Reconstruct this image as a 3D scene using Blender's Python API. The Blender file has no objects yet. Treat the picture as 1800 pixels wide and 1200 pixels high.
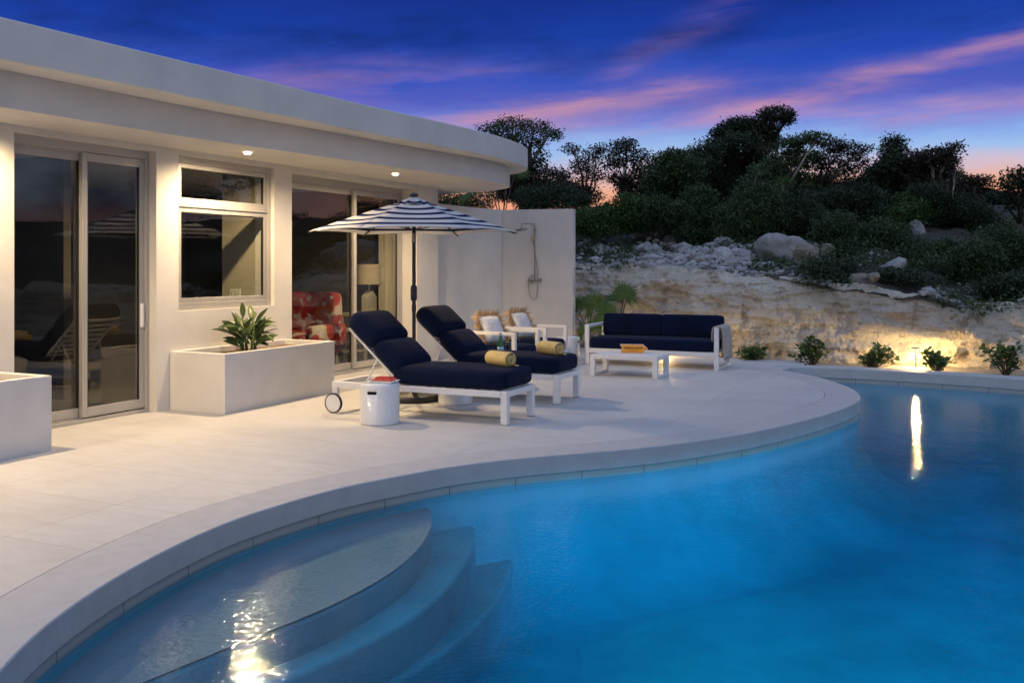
import bpy, bmesh, math, random
from mathutils import Vector, Matrix, noise as mnoise
R = math.radians
PI = math.pi
scene = bpy.context.scene
COL = scene.collection

# ------------------------------------------------------------------ camera model
F, CX, YH, H = 1660.0, 900.0, 468.0, 1.55      # focal px of an 1800 px wide frame, principal x, horizon y, eye height
def gp(x, y, z=0.0):
    """point of the horizontal plane z that the photo shows at pixel (x, y)"""
    D = F * (H - z) / (y - YH)
    return Vector(((x - CX) / F * D, D, z))
def dp(x, y, D):
    return Vector(((x - CX) / F * D, D, H - (y - YH) / F * D))

# ------------------------------------------------------------------ mesh helpers
class MB:
    def __init__(s): s.v = []; s.f = []; s.uv = None
    def add(s, vs, fs):
        o = len(s.v); s.v += [Vector(p) for p in vs]; s.f += [tuple(i + o for i in f) for f in fs]
    def box(s, a, b, M=None):
        x0, y0, z0 = a; x1, y1, z1 = b
        vs = [Vector(p) for p in ((x0,y0,z0),(x1,y0,z0),(x1,y1,z0),(x0,y1,z0),(x0,y0,z1),(x1,y0,z1),(x1,y1,z1),(x0,y1,z1))]
        if M is not None: vs = [M @ p for p in vs]
        s.add(vs, [(0,3,2,1),(4,5,6,7),(0,1,5,4),(1,2,6,5),(2,3,7,6),(3,0,4,7)])
    def bar(s, p0, p1, w, h, up=(0,0,1)):
        p0 = Vector(p0); p1 = Vector(p1); d = p1 - p0; L = d.length; d.normalize()
        up = Vector(up); sx = d.cross(up)
        if sx.length < 1e-4: sx = d.cross(Vector((1,0,0)))
        sx.normalize(); sz = sx.cross(d)
        vs = []
        for p in (p0, p1):
            for a, b in ((-1,-1),(1,-1),(1,1),(-1,1)): vs.append(p + sx*a*w/2 + sz*b*h/2)
        s.add(vs, [(0,1,2,3),(4,7,6,5),(0,4,5,1),(1,5,6,2),(2,6,7,3),(3,7,4,0)])
    def tube(s, pts, r, n=8, cap=True):
        pts = [Vector(p) for p in pts]; m = len(pts)
        rs = r if isinstance(r, (list, tuple)) else [r]*m
        vs = []; prev = None
        for i, p in enumerate(pts):
            d = (pts[min(i+1, m-1)] - pts[max(i-1, 0)]).normalized()
            if prev is None:
                a = d.cross(Vector((0,0,1)))
                if a.length < 1e-3: a = d.cross(Vector((1,0,0)))
            else:
                a = prev - d*prev.dot(d)
            a.normalize(); prev = a; b = d.cross(a)
            for k in range(n):
                t = 2*PI*k/n; vs.append(p + (a*math.cos(t) + b*math.sin(t))*rs[i])
        fs = []
        for i in range(m-1):
            for k in range(n):
                k2 = (k+1) % n; fs.append((i*n+k, i*n+k2, (i+1)*n+k2, (i+1)*n+k))
        if cap: fs += [tuple(reversed(range(n))), tuple((m-1)*n+k for k in range(n))]
        s.add(vs, fs)
    def lathe(s, prof, n=32, c=(0,0,0), axis='z', M=None):
        c = Vector(c); vs = []; m = len(prof)
        for r, z in prof:
            for k in range(n):
                t = 2*PI*k/n
                p = Vector((r*math.cos(t), r*math.sin(t), z))
                if axis == 'y': p = Vector((p.x, p.z, p.y))
                if axis == 'x': p = Vector((p.z, p.x, p.y))
                if M is not None: p = M @ p
                vs.append(p + c)
        fs = []
        for i in range(m-1):
            for k in range(n):
                k2 = (k+1) % n; fs.append((i*n+k, i*n+k2, (i+1)*n+k2, (i+1)*n+k))
        shut = prof[0] != prof[-1]
        if shut and prof[0][0] > 1e-5: fs.append(tuple(reversed(range(n))))
        if shut and prof[-1][0] > 1e-5: fs.append(tuple((m-1)*n+k for k in range(n)))
        s.add(vs, fs)
    def prism(s, out, z0, z1, top=True, bottom=True):
        n = len(out)
        vs = [(p[0], p[1], z0) for p in out] + [(p[0], p[1], z1) for p in out]
        fs = [(i, (i+1) % n, n+(i+1) % n, n+i) for i in range(n)]
        if top: fs.append(tuple(range(n, 2*n)))
        if bottom: fs.append(tuple(reversed(range(n))))
        s.add(vs, fs)
    def ring(s, outer, inner, z0, z1):
        """closed-section strip between two open polylines of equal count"""
        n = len(outer)
        vs = [(p[0],p[1],z0) for p in outer]+[(p[0],p[1],z1) for p in outer]+[(p[0],p[1],z0) for p in inner]+[(p[0],p[1],z1) for p in inner]
        fs = []
        for i in range(n-1):
            j = i+1
            fs += [(i,j,n+j,n+i), (n+i,n+j,3*n+j,3*n+i), (3*n+i,3*n+j,2*n+j,2*n+i), (2*n+i,2*n+j,j,i)]
        fs += [(0,n,3*n,2*n),(n-1,3*n-1,4*n-1,2*n-1)]
        s.add(vs, fs)
    def grid(s, fn, nu, nv):
        vs = [fn(i/(nu-1), j/(nv-1)) for j in range(nv) for i in range(nu)]
        fs = [(j*nu+i, j*nu+i+1, (j+1)*nu+i+1, (j+1)*nu+i) for j in range(nv-1) for i in range(nu-1)]
        s.add(vs, fs)
    def rbox(s, c, size, r, n=9, crown=0.0, M=None, puff=0.0):
        """rounded cushion-like box"""
        hx, hy, hz = size[0]/2, size[1]/2, size[2]/2
        r = min(r, hx, hy, hz)
        def pt(p):
            q = Vector((max(-hx+r, min(hx-r, p.x*hx)), max(-hy+r, min(hy-r, p.y*hy)), max(-hz+r, min(hz-r, p.z*hz))))
            d = Vector((p.x*hx, p.y*hy, p.z*hz)) - q
            o = q + d.normalized()*r if d.length > 1e-6 else q
            bx = 1 - (o.x/hx)**2; by = 1 - (o.y/hy)**2; bz = 1 - (o.z/hz)**2
            o.z += crown*max(bx,0)**.6*max(by,0)**.6*(1 if o.z > 0 else -.3)
            o.x += puff*max(by,0)*max(bz,0)*(1 if o.x > 0 else -1)
            o.y += puff*max(bx,0)*max(bz,0)*(1 if o.y > 0 else -1)
            return o
        def ease(t):                                            # denser near edges
            return math.sin((t-.5)*PI)
        off = Vector(c)
        for ax in range(3):
            for sg in (-1, 1):
                def fn(u, v, ax=ax, sg=sg):
                    a, b = ease(u), ease(v)
                    p = [0,0,0]; p[ax] = sg
                    if sg > 0: p[(ax+1)%3] = a; p[(ax+2)%3] = b
                    else: p[(ax+1)%3] = b; p[(ax+2)%3] = a
                    o = pt(Vector(p))
                    return (M @ o if M is not None else o) + off
                s.grid(fn, n, n)
    def build(s, name, mat, parent=None, smooth=None, bevel=0, weld=False, seg=2):
        me = bpy.data.meshes.new(name)
        me.from_pydata([tuple(p) for p in s.v], [], s.f)
        if weld:
            bm = bmesh.new(); bm.from_mesh(me); bmesh.ops.remove_doubles(bm, verts=bm.verts, dist=1e-5)
            bmesh.ops.recalc_face_normals(bm, faces=bm.faces); bm.to_mesh(me); bm.free()
        me.materials.append(mat)
        if smooth is not None:
            for p in me.polygons: p.use_smooth = True
            if smooth < 179: me.set_sharp_from_angle(angle=R(smooth))
        me.update()
        o = bpy.data.objects.new(name, me); COL.objects.link(o)
        if parent is not None: o.parent = parent
        if bevel:
            b = o.modifiers.new('bevel', 'BEVEL'); b.width = bevel; b.segments = seg; b.limit_method = 'ANGLE'; b.angle_limit = R(40)
        return o

def tag(o, label=None, cat=None, group=None, kind=None):
    if label: o['label'] = label
    if cat: o['category'] = cat
    if group: o['group'] = group
    if kind: o['kind'] = kind
    return o
def thing(name, label, cat, loc=(0,0,0), rz=0.0, group=None):
    o = bpy.data.objects.new(name, None); COL.objects.link(o)
    o.location = loc; o.rotation_euler = (0,0,rz); o.empty_display_size = .1
    return tag(o, label, cat, group)
def copy_tree(o, parent=None):
    c = o.copy(); COL.objects.link(c)
    if parent is not None: c.parent = parent
    for ch in list(o.children): copy_tree(ch, c)
    return c
def catmull(pts, n=8, closed=False):
    P = [Vector((p[0], p[1])) for p in pts]; m = len(P); out = []
    for i in range(m if closed else m-1):
        if closed: a, b, c, d = P[(i-1)%m], P[i], P[(i+1)%m], P[(i+2)%m]
        else: a, b, c, d = P[max(i-1,0)], P[i], P[i+1], P[min(i+2,m-1)]
        for k in range(n):
            t = k/n
            out.append(.5*((2*b) + (c-a)*t + (2*a-5*b+4*c-d)*t*t + (3*b-a-3*c+d)*t**3))
    if not closed: out.append(P[-1].copy())
    return out
def offset(pts, d):
    """offset an open polyline to its left by d"""
    out = []
    for i, p in enumerate(pts):
        t = (pts[min(i+1,len(pts)-1)] - pts[max(i-1,0)]).normalized()
        out.append(p + Vector((-t.y, t.x))*d)
    return out

# ------------------------------------------------------------------ node helper
class NT:
    def __init__(s, tree): s.t = tree
    def n(s, typ, **kw):
        nd = s.t.nodes.new(typ)
        for k, v in kw.items(): setattr(nd, k, v)
        return nd
    def set(s, sock, v):
        if isinstance(v, bpy.types.NodeSocket): s.t.links.new(v, sock)
        elif v is not None: sock.default_value = v
    def m(s, op, a, b=None, c=None, clamp=False):
        nd = s.n('ShaderNodeMath', operation=op, use_clamp=clamp)
        s.set(nd.inputs[0], a); s.set(nd.inputs[1], b)
        if c is not None: s.set(nd.inputs[2], c)
        return nd.outputs[0]
    def mix(s, f, a, b, blend='MIX'):
        nd = s.n('ShaderNodeMix', data_type='RGBA', blend_type=blend)
        s.set(nd.inputs[0], f); s.set(nd.inputs[6], a); s.set(nd.inputs[7], b)
        return nd.outputs[2]
    def ramp(s, f, stops, interp='LINEAR'):
        nd = s.n('ShaderNodeValToRGB'); nd.color_ramp.interpolation = interp
        e = nd.color_ramp.elements
        while len(e) < len(stops): e.new(.5)
        for i, (p, c) in enumerate(stops):
            e[i].position = p; e[i].color = c if len(c) == 4 else (*c, 1)
        s.set(nd.inputs[0], f); return nd.outputs[0]
    def rng(s, v, a, b, c=0.0, d=1.0, smooth=False):
        nd = s.n('ShaderNodeMapRange'); nd.clamp = True
        if smooth: nd.interpolation_type = 'SMOOTHSTEP'
        s.set(nd.inputs[0], v)
        for i, x in enumerate((a, b, c, d)): s.set(nd.inputs[i+1], x)
        return nd.outputs[0]
    def noise(s, vec=None, scale=5, detail=4, rough=.5, dist=0.0):
        nd = s.n('ShaderNodeTexNoise')
        if vec is not None: s.set(nd.inputs['Vector'], vec)
        nd.inputs['Scale'].default_value = scale; nd.inputs['Detail'].default_value = detail
        nd.inputs['Roughness'].default_value = rough; nd.inputs['Distortion'].default_value = dist
        return nd.outputs[0]
    def mapping(s, vec, scale=(1,1,1), rot=(0,0,0), loc=(0,0,0)):
        nd = s.n('ShaderNodeMapping'); s.set(nd.inputs[0], vec)
        nd.inputs[1].default_value = loc; nd.inputs[2].default_value = rot; nd.inputs[3].default_value = scale
        return nd.outputs[0]
    def bump(s, h, strength=.3, dist=.01):
        nd = s.n('ShaderNodeBump'); s.set(nd.inputs['Height'], h)
        nd.inputs['Strength'].default_value = strength; nd.inputs['Distance'].default_value = dist
        return nd.outputs[0]
def material(name):
    m = bpy.data.materials.new(name); m.use_nodes = True
    t = m.node_tree; t.nodes.clear(); nt = NT(t)
    out = nt.n('ShaderNodeOutputMaterial'); b = nt.n('ShaderNodeBsdfPrincipled')
    t.links.new(b.outputs[0], out.inputs[0])
    return m, nt, b, out
def simple(name, col, rough=.5, metal=0.0, var=.12, vscale=6, bump=0.0, bscale=80, spec=.5, bdist=.004):
    m, nt, b, out = material(name)
    tc = nt.n('ShaderNodeTexCoord').outputs['Object']
    f = nt.noise(tc, vscale, 5, .6)
    f = nt.rng(f, .3, .7)
    c1 = tuple(x*(1-var) for x in col); c2 = tuple(min(1, x*(1+var)) for x in col)
    nt.set(b.inputs['Base Color'], nt.mix(f, (*c1,1), (*c2,1)))
    b.inputs['Roughness'].default_value = rough; b.inputs['Metallic'].default_value = metal
    b.inputs['Specular IOR Level'].default_value = spec
    if bump: nt.set(b.inputs['Normal'], nt.bump(nt.noise(tc, bscale, 4, .6), bump, bdist))
    return m

M = {}
M['stucco'] = simple('stucco', (.655,.63,.59), .9, var=.07, vscale=1.8, bump=.45, bscale=90, spec=.2)
M['planter'] = simple('planter_plaster', (.66,.64,.61), .9, var=.06, vscale=3, bump=.2, bscale=140, spec=.2)
M['white_metal'] = simple('white_powder_coat', (.74,.74,.74), .42, var=.03, vscale=9)
M['alu'] = simple('champagne_aluminium', (.44,.425,.40), .40, metal=.35, var=.04)
M['dark_seal'] = simple('dark_seal', (.015,.015,.016), .6)
M['steel'] = simple('brushed_steel', (.30,.285,.26), .32, metal=1.0, var=.06, vscale=30)
M['black'] = simple('black_plastic', (.013,.013,.014), .5)
M['rubber'] = simple('rubber', (.02,.02,.02), .7)
M['navy_pole'] = simple('navy_pole', (.012,.016,.032), .45)
M['soil'] = simple('soil', (.20,.145,.09), .95, var=.4, vscale=40, bump=.8, bscale=60, bdist=.02)
M['ceramic'] = simple('glazed_ceramic', (.74,.76,.78), .22, var=.05, vscale=12, bump=.08, bscale=30)
M['towel'] = simple('yellow_terry', (.80,.58,.23), .95, var=.12, vscale=30, bump=.8, bscale=320, spec=.1)
M['towel_shade'] = simple('towel_coil_shade', (.25,.15,.06), 1.0)  # shade between the towel layers, put into a dark tone
M['throw'] = simple('grey_knit', (.44,.41,.37), .95, var=.25, vscale=45, bump=.9, bscale=150, spec=.1, bdist=.012)
M['fringe'] = simple('straw_fringe', (.55,.36,.17), .85, var=.3, vscale=25)
M['wood'] = simple('pale_wood', (.42,.36,.27), .6, var=.2, vscale=12)
M['lampshade'] = simple('linen_shade', (.50,.42,.28), .9, var=.08, vscale=40)
M['lampbase'] = simple('bone_base', (.5,.45,.36), .5)
M['curtain'] = simple('linen_curtain', (.45,.40,.30), .95, var=.06, vscale=20)
M['room_lit'] = simple('stub_wall_lit_paint', (.42,.38,.30), .9, var=.04)  # lighter copy of the room paint, lamp light put into the colour
M['room'] = simple('room_shade_paint', (.13,.115,.095), .9, var=.04)  # darkened so the rooms look unlit, shade put into the colour
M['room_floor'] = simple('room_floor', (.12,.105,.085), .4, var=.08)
M['paper'] = simple('white_card', (.75,.73,.70), .7)
M['melon'] = simple('melon_flesh', (.62,.10,.07), .4, var=.25, vscale=60)
M['rind'] = simple('melon_rind', (.55,.60,.38), .5)
M['orange'] = simple('orange_card', (.85,.34,.03), .55, var=.05)
M['ink'] = simple('black_ink', (.02,.015,.01), .6)
M['label'] = simple('blue_label', (.30,.52,.66), .5, var=.1, vscale=60)
M['bark'] = simple('bark', (.11,.09,.07), .9, var=.35, vscale=18, bump=.6, bscale=40, bdist=.02)
M['pale_bark'] = simple('pale_bark', (.30,.26,.21), .9, var=.3, vscale=14, bump=.6, bscale=40, bdist=.02)
M['gravel'] = simple('gravel', (.30,.26,.20), .95, var=.5, vscale=55, bump=1.0, bscale=60, bdist=.03)
M['ground'] = simple('scrubland', (.035,.045,.025), .95, var=.4, vscale=.05)
M['lens'] = None

def fabric(name, col, weave=500):
    m, nt, b, out = material(name)
    tc = nt.n('ShaderNodeTexCoord').outputs['Object']
    f = nt.noise(tc, 3.0, 4, .6)
    nt.set(b.inputs['Base Color'], nt.mix(nt.rng(f,.35,.65), (*[x*.85 for x in col],1), (*[x*1.2 for x in col],1)))
    b.inputs['Roughness'].default_value = .95; b.inputs['Specular IOR Level'].default_value = .12
    b.inputs['Sheen Weight'].default_value = .03; b.inputs['Sheen Roughness'].default_value = .5
    h = nt.m('ADD', nt.m('MULTIPLY', nt.noise(tc, 7, 3, .6), 1.0), nt.m('MULTIPLY', nt.noise(tc, weave, 1, .5), .12))
    nt.set(b.inputs['Normal'], nt.bump(h, .55, .02))
    return m
M['navy'] = fabric('navy_canvas', (.0035,.008,.030))
M['pillow'] = None

def pillow_mat():
    m, nt, b, out = material('pillow_weave')
    tc = nt.n('ShaderNodeTexCoord').outputs['Object']
    v = nt.n('ShaderNodeTexVoronoi'); nt.set(v.inputs['Vector'], tc); v.inputs['Scale'].default_value = 38
    nt.set(b.inputs['Base Color'], nt.ramp(v.outputs['Distance'], [(0,(.30,.32,.38)),(.35,(.62,.61,.60)),(1,(.70,.68,.65))]))
    b.inputs['Roughness'].default_value = .9
    nt.set(b.inputs['Normal'], nt.bump(v.outputs['Distance'], .5, .01))
    return m
M['pillow'] = pillow_mat()

def leaf_mat(name, dark, light, trans=.25, rough=.55):
    m, nt, b, out = material(name)
    g = nt.n('ShaderNodeNewGeometry')
    c = nt.mix(g.outputs['Random Per Island'], (*dark,1), (*light,1))
    nt.set(b.inputs['Base Color'], c); b.inputs['Roughness'].default_value = rough
    b.inputs['Specular IOR Level'].default_value = .3
    tr = nt.n('ShaderNodeBsdfTranslucent'); nt.set(tr.inputs[0], c)
    mx = nt.n('ShaderNodeMixShader'); mx.inputs[0].default_value = trans
    nt.t.links.new(b.outputs[0], mx.inputs[1]); nt.t.links.new(tr.outputs[0], mx.inputs[2]); nt.t.links.new(mx.outputs[0], out.inputs[0])
    return m
M['leaf_dark'] = leaf_mat('leaf_dark', (.022,.032,.017), (.060,.080,.036))
M['leaf_mid'] = leaf_mat('leaf_mid', (.035,.060,.022), (.085,.13,.045))
M['leaf_green'] = leaf_mat('leaf_green', (.035,.075,.018), (.09,.16,.04))
M['leaf_brown'] = leaf_mat('leaf_brown', (.028,.024,.015), (.065,.055,.030))
M['leaf_shrub'] = leaf_mat('leaf_shrub', (.05,.10,.025), (.13,.19,.05), .2, .4)
M['leaf_plant'] = leaf_mat('leaf_plant', (.035,.07,.025), (.13,.17,.06), .15, .35)
M['frond'] = leaf_mat('palm_frond', (.06,.12,.03), (.13,.20,.06), .25, .5)

def tile_mat():
    m, nt, b, out = material('limestone_tile')
    tc = nt.n('ShaderNodeTexCoord').outputs['Object']
    rot = nt.mapping(tc, rot=(0,0,R(25.0)), loc=(.13,.31,0))           # x across, y along the house
    br = nt.n('ShaderNodeTexBrick'); br.offset = 0.0; br.squash = 1.0
    nt.set(br.inputs['Vector'], rot); br.inputs['Scale'].default_value = 1.0
    br.inputs['Brick Width'].default_value = 1.2; br.inputs['Row Height'].default_value = .8
    br.inputs['Mortar Size'].default_value = .0032; br.inputs['Mortar Smooth'].default_value = .3; br.inputs['Bias'].default_value = 0
    br.inputs['Color1'].default_value = (.50,.49,.475,1); br.inputs['Color2'].default_value = (.55,.535,.515,1)
    br.inputs['Mortar'].default_value = (.30,.29,.27,1)
    st = nt.noise(nt.mapping(rot, scale=(1.6,5,1)), 1.5, 6, .62, 1.2)
    st2 = nt.noise(rot, 1.3, 4, .6)
    c = nt.mix(nt.rng(st,.40,.70,0,.6), br.outputs['Color'], (.43,.41,.38,1))
    c = nt.mix(nt.rng(st2,.4,.7,0,.35), c, (.60,.59,.575,1))
    nt.set(b.inputs['Base Color'], c)
    nt.set(b.inputs['Roughness'], nt.rng(st2,.3,.7,.5,.68)); b.inputs['Specular IOR Level'].default_value = .35
    h = nt.m('SUBTRACT', nt.m('MULTIPLY', st, .25), br.outputs['Fac'])
    nt.set(b.inputs['Normal'], nt.bump(h, .25, .004))
    return m
M['tile'] = tile_mat()
M['coping'] = simple('limestone_coping', (.47,.455,.44), .7, var=.07, vscale=7, bump=.2, bscale=120, spec=.3)

def pool_tile_mat():
    m, nt, b, out = material('waterline_tile')
    uv = nt.n('ShaderNodeUVMap').outputs[0]
    s = nt.n('ShaderNodeSeparateXYZ'); nt.set(s.inputs[0], uv)
    fr = nt.m('FRACT', nt.m('DIVIDE', s.outputs[0], .6))
    j = nt.m('LESS_THAN', fr, .012)
    tc = nt.n('ShaderNodeTexCoord').outputs['Object']
    c = nt.mix(nt.noise(tc, 5, 4, .6), (.36,.36,.33,1), (.46,.45,.41,1))
    nt.set(b.inputs['Base Color'], nt.mix(j, c, (.12,.12,.11,1)))
    b.inputs['Roughness'].default_value = .4
    return m
M['pool_tile'] = pool_tile_mat()
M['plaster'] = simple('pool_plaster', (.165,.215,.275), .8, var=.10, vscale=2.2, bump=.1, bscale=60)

M['blue_glow_plaster'] = simple('blue_plaster_glow_mottle', (.10,.36,.47), .8, var=.24, vscale=.9, bump=.1, bscale=60)  # blue plaster, its cloudy mottle stands in for uneven lamp glow
def water_mat():
    m, nt, b, out = material('pool_water')
    nt.t.nodes.remove(b)
    tc = nt.n('ShaderNodeTexCoord').outputs['Object']
    n1 = nt.noise(nt.mapping(tc, scale=(1,1.35,1)), 24, 2, .5, .5)
    n2 = nt.noise(tc, 2.2, 2, .5)
    n3 = nt.noise(tc, 52, 1, .5)
    h = nt.m('ADD', nt.m('ADD', nt.m('MULTIPLY', n1, .40), nt.m('MULTIPLY', n2, 1.1)), nt.m('MULTIPLY', n3, .10))
    nrm = nt.bump(h, .38, .016)
    gl = nt.n('ShaderNodeBsdfGlossy'); gl.inputs['Roughness'].default_value = .02; gl.inputs['Color'].default_value = (1,1,1,1)
    nt.set(gl.inputs['Normal'], nrm)
    tr = nt.n('ShaderNodeBsdfTransparent'); tr.inputs[0].default_value = (.97,.99,1,1)
    fr = nt.n('ShaderNodeFresnel'); fr.inputs[0].default_value = 1.33; nt.set(fr.inputs['Normal'], nrm)
    mx = nt.n('ShaderNodeMixShader'); geo = nt.n('ShaderNodeNewGeometry'); dt = nt.n('ShaderNodeVectorMath', operation='DOT_PRODUCT')
    nt.set(dt.inputs[0], geo.outputs['Incoming']); nt.set(dt.inputs[1], geo.outputs['True Normal'])
    tir = nt.rng(nt.m('ABSOLUTE', dt.outputs['Value']), .25, .33, 1, 0)      # from below: total internal reflection at low angles
    bf = geo.outputs['Backfacing']
    nt.set(mx.inputs[0], nt.m('ADD', nt.m('MULTIPLY', nt.m('MINIMUM', fr.outputs[0], .6), nt.m('SUBTRACT', 1.0, bf)), nt.m('MULTIPLY', tir, bf)))
    nt.t.links.new(tr.outputs[0], mx.inputs[1]); nt.t.links.new(gl.outputs[0], mx.inputs[2]); nt.t.links.new(mx.outputs[0], out.inputs[0])
    va = nt.n('ShaderNodeVolumeAbsorption'); va.inputs[0].default_value = (.0,.89,.935,1); va.inputs[1].default_value = 1.1
    nt.t.links.new(va.outputs[0], out.inputs[1])
    return m
M['water'] = water_mat()

def glass_mat(name='window_glass', tint=(.93,.94,.91), k=2.2):
    m, nt, b, out = material(name); nt.t.nodes.remove(b)
    gl = nt.n('ShaderNodeBsdfGlossy'); gl.inputs['Roughness'].default_value = .0
    tr = nt.n('ShaderNodeBsdfTransparent'); tr.inputs[0].default_value = (*tint,1)
    fr = nt.n('ShaderNodeFresnel'); fr.inputs[0].default_value = 1.5
    mx = nt.n('ShaderNodeMixShader'); nt.set(mx.inputs[0], nt.m('MULTIPLY', nt.m('MULTIPLY', fr.outputs[0], k, clamp=True), nt.m('SUBTRACT', 1.0, nt.n('ShaderNodeNewGeometry').outputs['Backfacing'])))
    nt.t.links.new(tr.outputs[0], mx.inputs[1]); nt.t.links.new(gl.outputs[0], mx.inputs[2]); nt.t.links.new(mx.outputs[0], out.inputs[0])
    return m
M['glass'] = glass_mat()
M['tumbler'] = glass_mat('drinking_glass', (.85,.9,.9), 1.5)
def bottle_mat():
    m, nt, b, out = material('green_glass')
    tc = nt.n('ShaderNodeTexCoord').outputs['Object']
    nt.set(b.inputs['Base Color'], nt.mix(nt.noise(tc, 20, 2, .5), (.01,.12,.03,1), (.02,.20,.06,1)))
    b.inputs['Roughness'].default_value = .08
    return m
M['bottle'] = bottle_mat()
def emit(name, col, s):
    m, nt, b, out = material(name); nt.t.nodes.remove(b)
    e = nt.n('ShaderNodeEmission'); e.inputs[0].default_value = (*col,1); e.inputs[1].default_value = s
    nt.t.links.new(e.outputs[0], out.inputs[0]); return m
M['lens'] = emit('lamp_lens', (1,.80,.50), 16)
M['lens_dim'] = emit('path_lens', (1,.78,.42), 7)
M['town'] = emit('town_lamp', (1,.85,.6), 14)

def canopy_mat():
    m, nt, b, out = material('striped_canvas')
    uv = nt.n('ShaderNodeUVMap').outputs[0]
    s = nt.n('ShaderNodeSeparateXYZ'); nt.set(s.inputs[0], uv)
    fr = nt.m('FRACT', nt.m('ADD', nt.m('MULTIPLY', s.outputs[1], 6.0), .30))
    f = nt.rng(nt.m('ABSOLUTE', nt.m('SUBTRACT', fr, .5)), .185, .21)
    c = nt.mix(f, (.012,.022,.095,1), (.72,.71,.70,1))
    nt.set(b.inputs['Base Color'], c); b.inputs['Roughness'].default_value = .9; b.inputs['Specular IOR Level'].default_value = .1
    tr = nt.n('ShaderNodeBsdfTranslucent'); nt.set(tr.inputs[0], c)
    mx = nt.n('ShaderNodeMixShader'); mx.inputs[0].default_value = .3
    nt.t.links.new(b.outputs[0], mx.inputs[1]); nt.t.links.new(tr.outputs[0], mx.inputs[2]); nt.t.links.new(mx.outputs[0], out.inputs[0])
    return m
M['canopy'] = canopy_mat()

def floral_mat():
    m, nt, b, out = material('red_floral')
    tc = nt.n('ShaderNodeTexCoord').outputs['Object']
    v = nt.n('ShaderNodeTexVoronoi'); nt.set(v.inputs['Vector'], nt.mapping(tc, scale=(1,1,1))); v.inputs['Scale'].default_value = 5.0
    w = nt.m('ADD', v.outputs['Distance'], nt.m('MULTIPLY', nt.noise(tc, 12, 2, .5), .16))
    c = nt.ramp(w, [(0,(.02,.02,.02)),(.15,(.62,.58,.50)),(.25,(.36,.022,.02)),(.62,(.42,.07,.05)),(.80,(.60,.50,.42))], 'CONSTANT')
    nt.set(b.inputs['Base Color'], c); b.inputs['Roughness'].default_value = .9
    return m
M['floral'] = floral_mat()

def cliff_mat():
    m, nt, b, out = material('cut_limestone')
    tc = nt.n('ShaderNodeTexCoord').outputs['Object']
    a = nt.noise(tc, .8, 6, .62, .4)
    col = nt.ramp(a, [(.28,(.50,.42,.32)),(.45,(.68,.595,.465)),(.62,(.76,.69,.565)),(.8,(.70,.645,.555))])
    st = nt.noise(nt.mapping(tc, scale=(3.2,3.2,.35)), 1.1, 5, .62)             # vertical rust streaks
    col = nt.mix(nt.rng(st,.57,.70,0,.65), col, (.24,.14,.06,1))
    ly = nt.noise(nt.mapping(tc, scale=(.7,.7,4.0)), 2.2, 6, .72, 1.6)            # bedding lines
    col = nt.mix(nt.m('MULTIPLY', nt.rng(ly,.57,.66,0,.6), nt.rng(nt.noise(tc, .9, 3, .5), .42, .60)), col, (.13,.095,.06,1))
    pk = nt.noise(nt.mapping(tc, scale=(1,1,1.5)), 15, 5, .72, .6)
    col = nt.mix(nt.rng(pk,.57,.66,0,.62), col, (.10,.075,.05,1))
    gr = nt.noise(tc, .45, 3, .5)
    col = nt.mix(nt.rng(gr,.54,.68,0,.45), col, (.27,.27,.27,1))
    nt.set(b.inputs['Base Color'], col); b.inputs['Roughness'].default_value = .95; b.inputs['Specular IOR Level'].default_value = .1
    h = nt.m('ADD', nt.m('MULTIPLY', pk, .6), nt.m('ADD', nt.m('MULTIPLY', ly, .7), nt.m('ADD', nt.m('MULTIPLY', nt.noise(tc, 34, 4, .7), .35), nt.m('MULTIPLY', nt.noise(nt.mapping(tc, scale=(1,1,.35), rot=(.5,.6,.2)), 16, 4, .65, .8), .6))))
    nt.set(b.inputs['Normal'], nt.bump(h, .85, .12))
    return m
M['cliff'] = cliff_mat()
def slope_mat():
    m, nt, b, out = material('stony_soil')
    tc = nt.n('ShaderNodeTexCoord').outputs['Object']
    v = nt.n('ShaderNodeTexVoronoi'); nt.set(v.inputs['Vector'], tc); v.inputs['Scale'].default_value = 9
    a = nt.noise(tc, .9, 5, .6)
    col = nt.mix(nt.rng(a,.38,.6), (.040,.034,.022,1), (.15,.14,.12,1))
    col = nt.mix(nt.rng(v.outputs['Distance'],.05,.5,.0,.75), col, (.05,.042,.03,1))
    nt.set(b.inputs['Base Color'], col); b.inputs['Roughness'].default_value = .95
    nt.set(b.inputs['Normal'], nt.bump(nt.m('SUBTRACT', nt.noise(tc, 14, 5, .7), v.outputs['Distance']), .9, .08))
    return m
M['slope'] = slope_mat()
def rock_mat(name, lo, hi):
    m, nt, b, out = material(name)
    tc = nt.n('ShaderNodeTexCoord').outputs['Object']
    g = nt.n('ShaderNodeNewGeometry')
    a = nt.noise(tc, 6, 5, .65, .3)
    col = nt.mix(nt.rng(a,.33,.66), (*lo,1), (*hi,1))
    col = nt.mix(nt.m('MULTIPLY', g.outputs['Random Per Island'], .55), col, (*[x*.45 for x in lo],1))
    col = nt.mix(nt.rng(nt.noise(tc, 22, 4, .7),.58,.7,0,.6), col, (*[x*.35 for x in lo],1))
    nt.set(b.inputs['Base Color'], col); b.inputs['Roughness'].default_value = .92; b.inputs['Specular IOR Level'].default_value = .15
    nt.set(b.inputs['Normal'], nt.bump(nt.noise(tc, 25, 5, .7), .8, .04))
    return m
M['rock'] = rock_mat('white_limestone', (.36,.355,.345), (.60,.59,.57))
M['rock_warm'] = rock_mat('cream_limestone', (.30,.26,.20), (.46,.41,.34))

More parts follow.
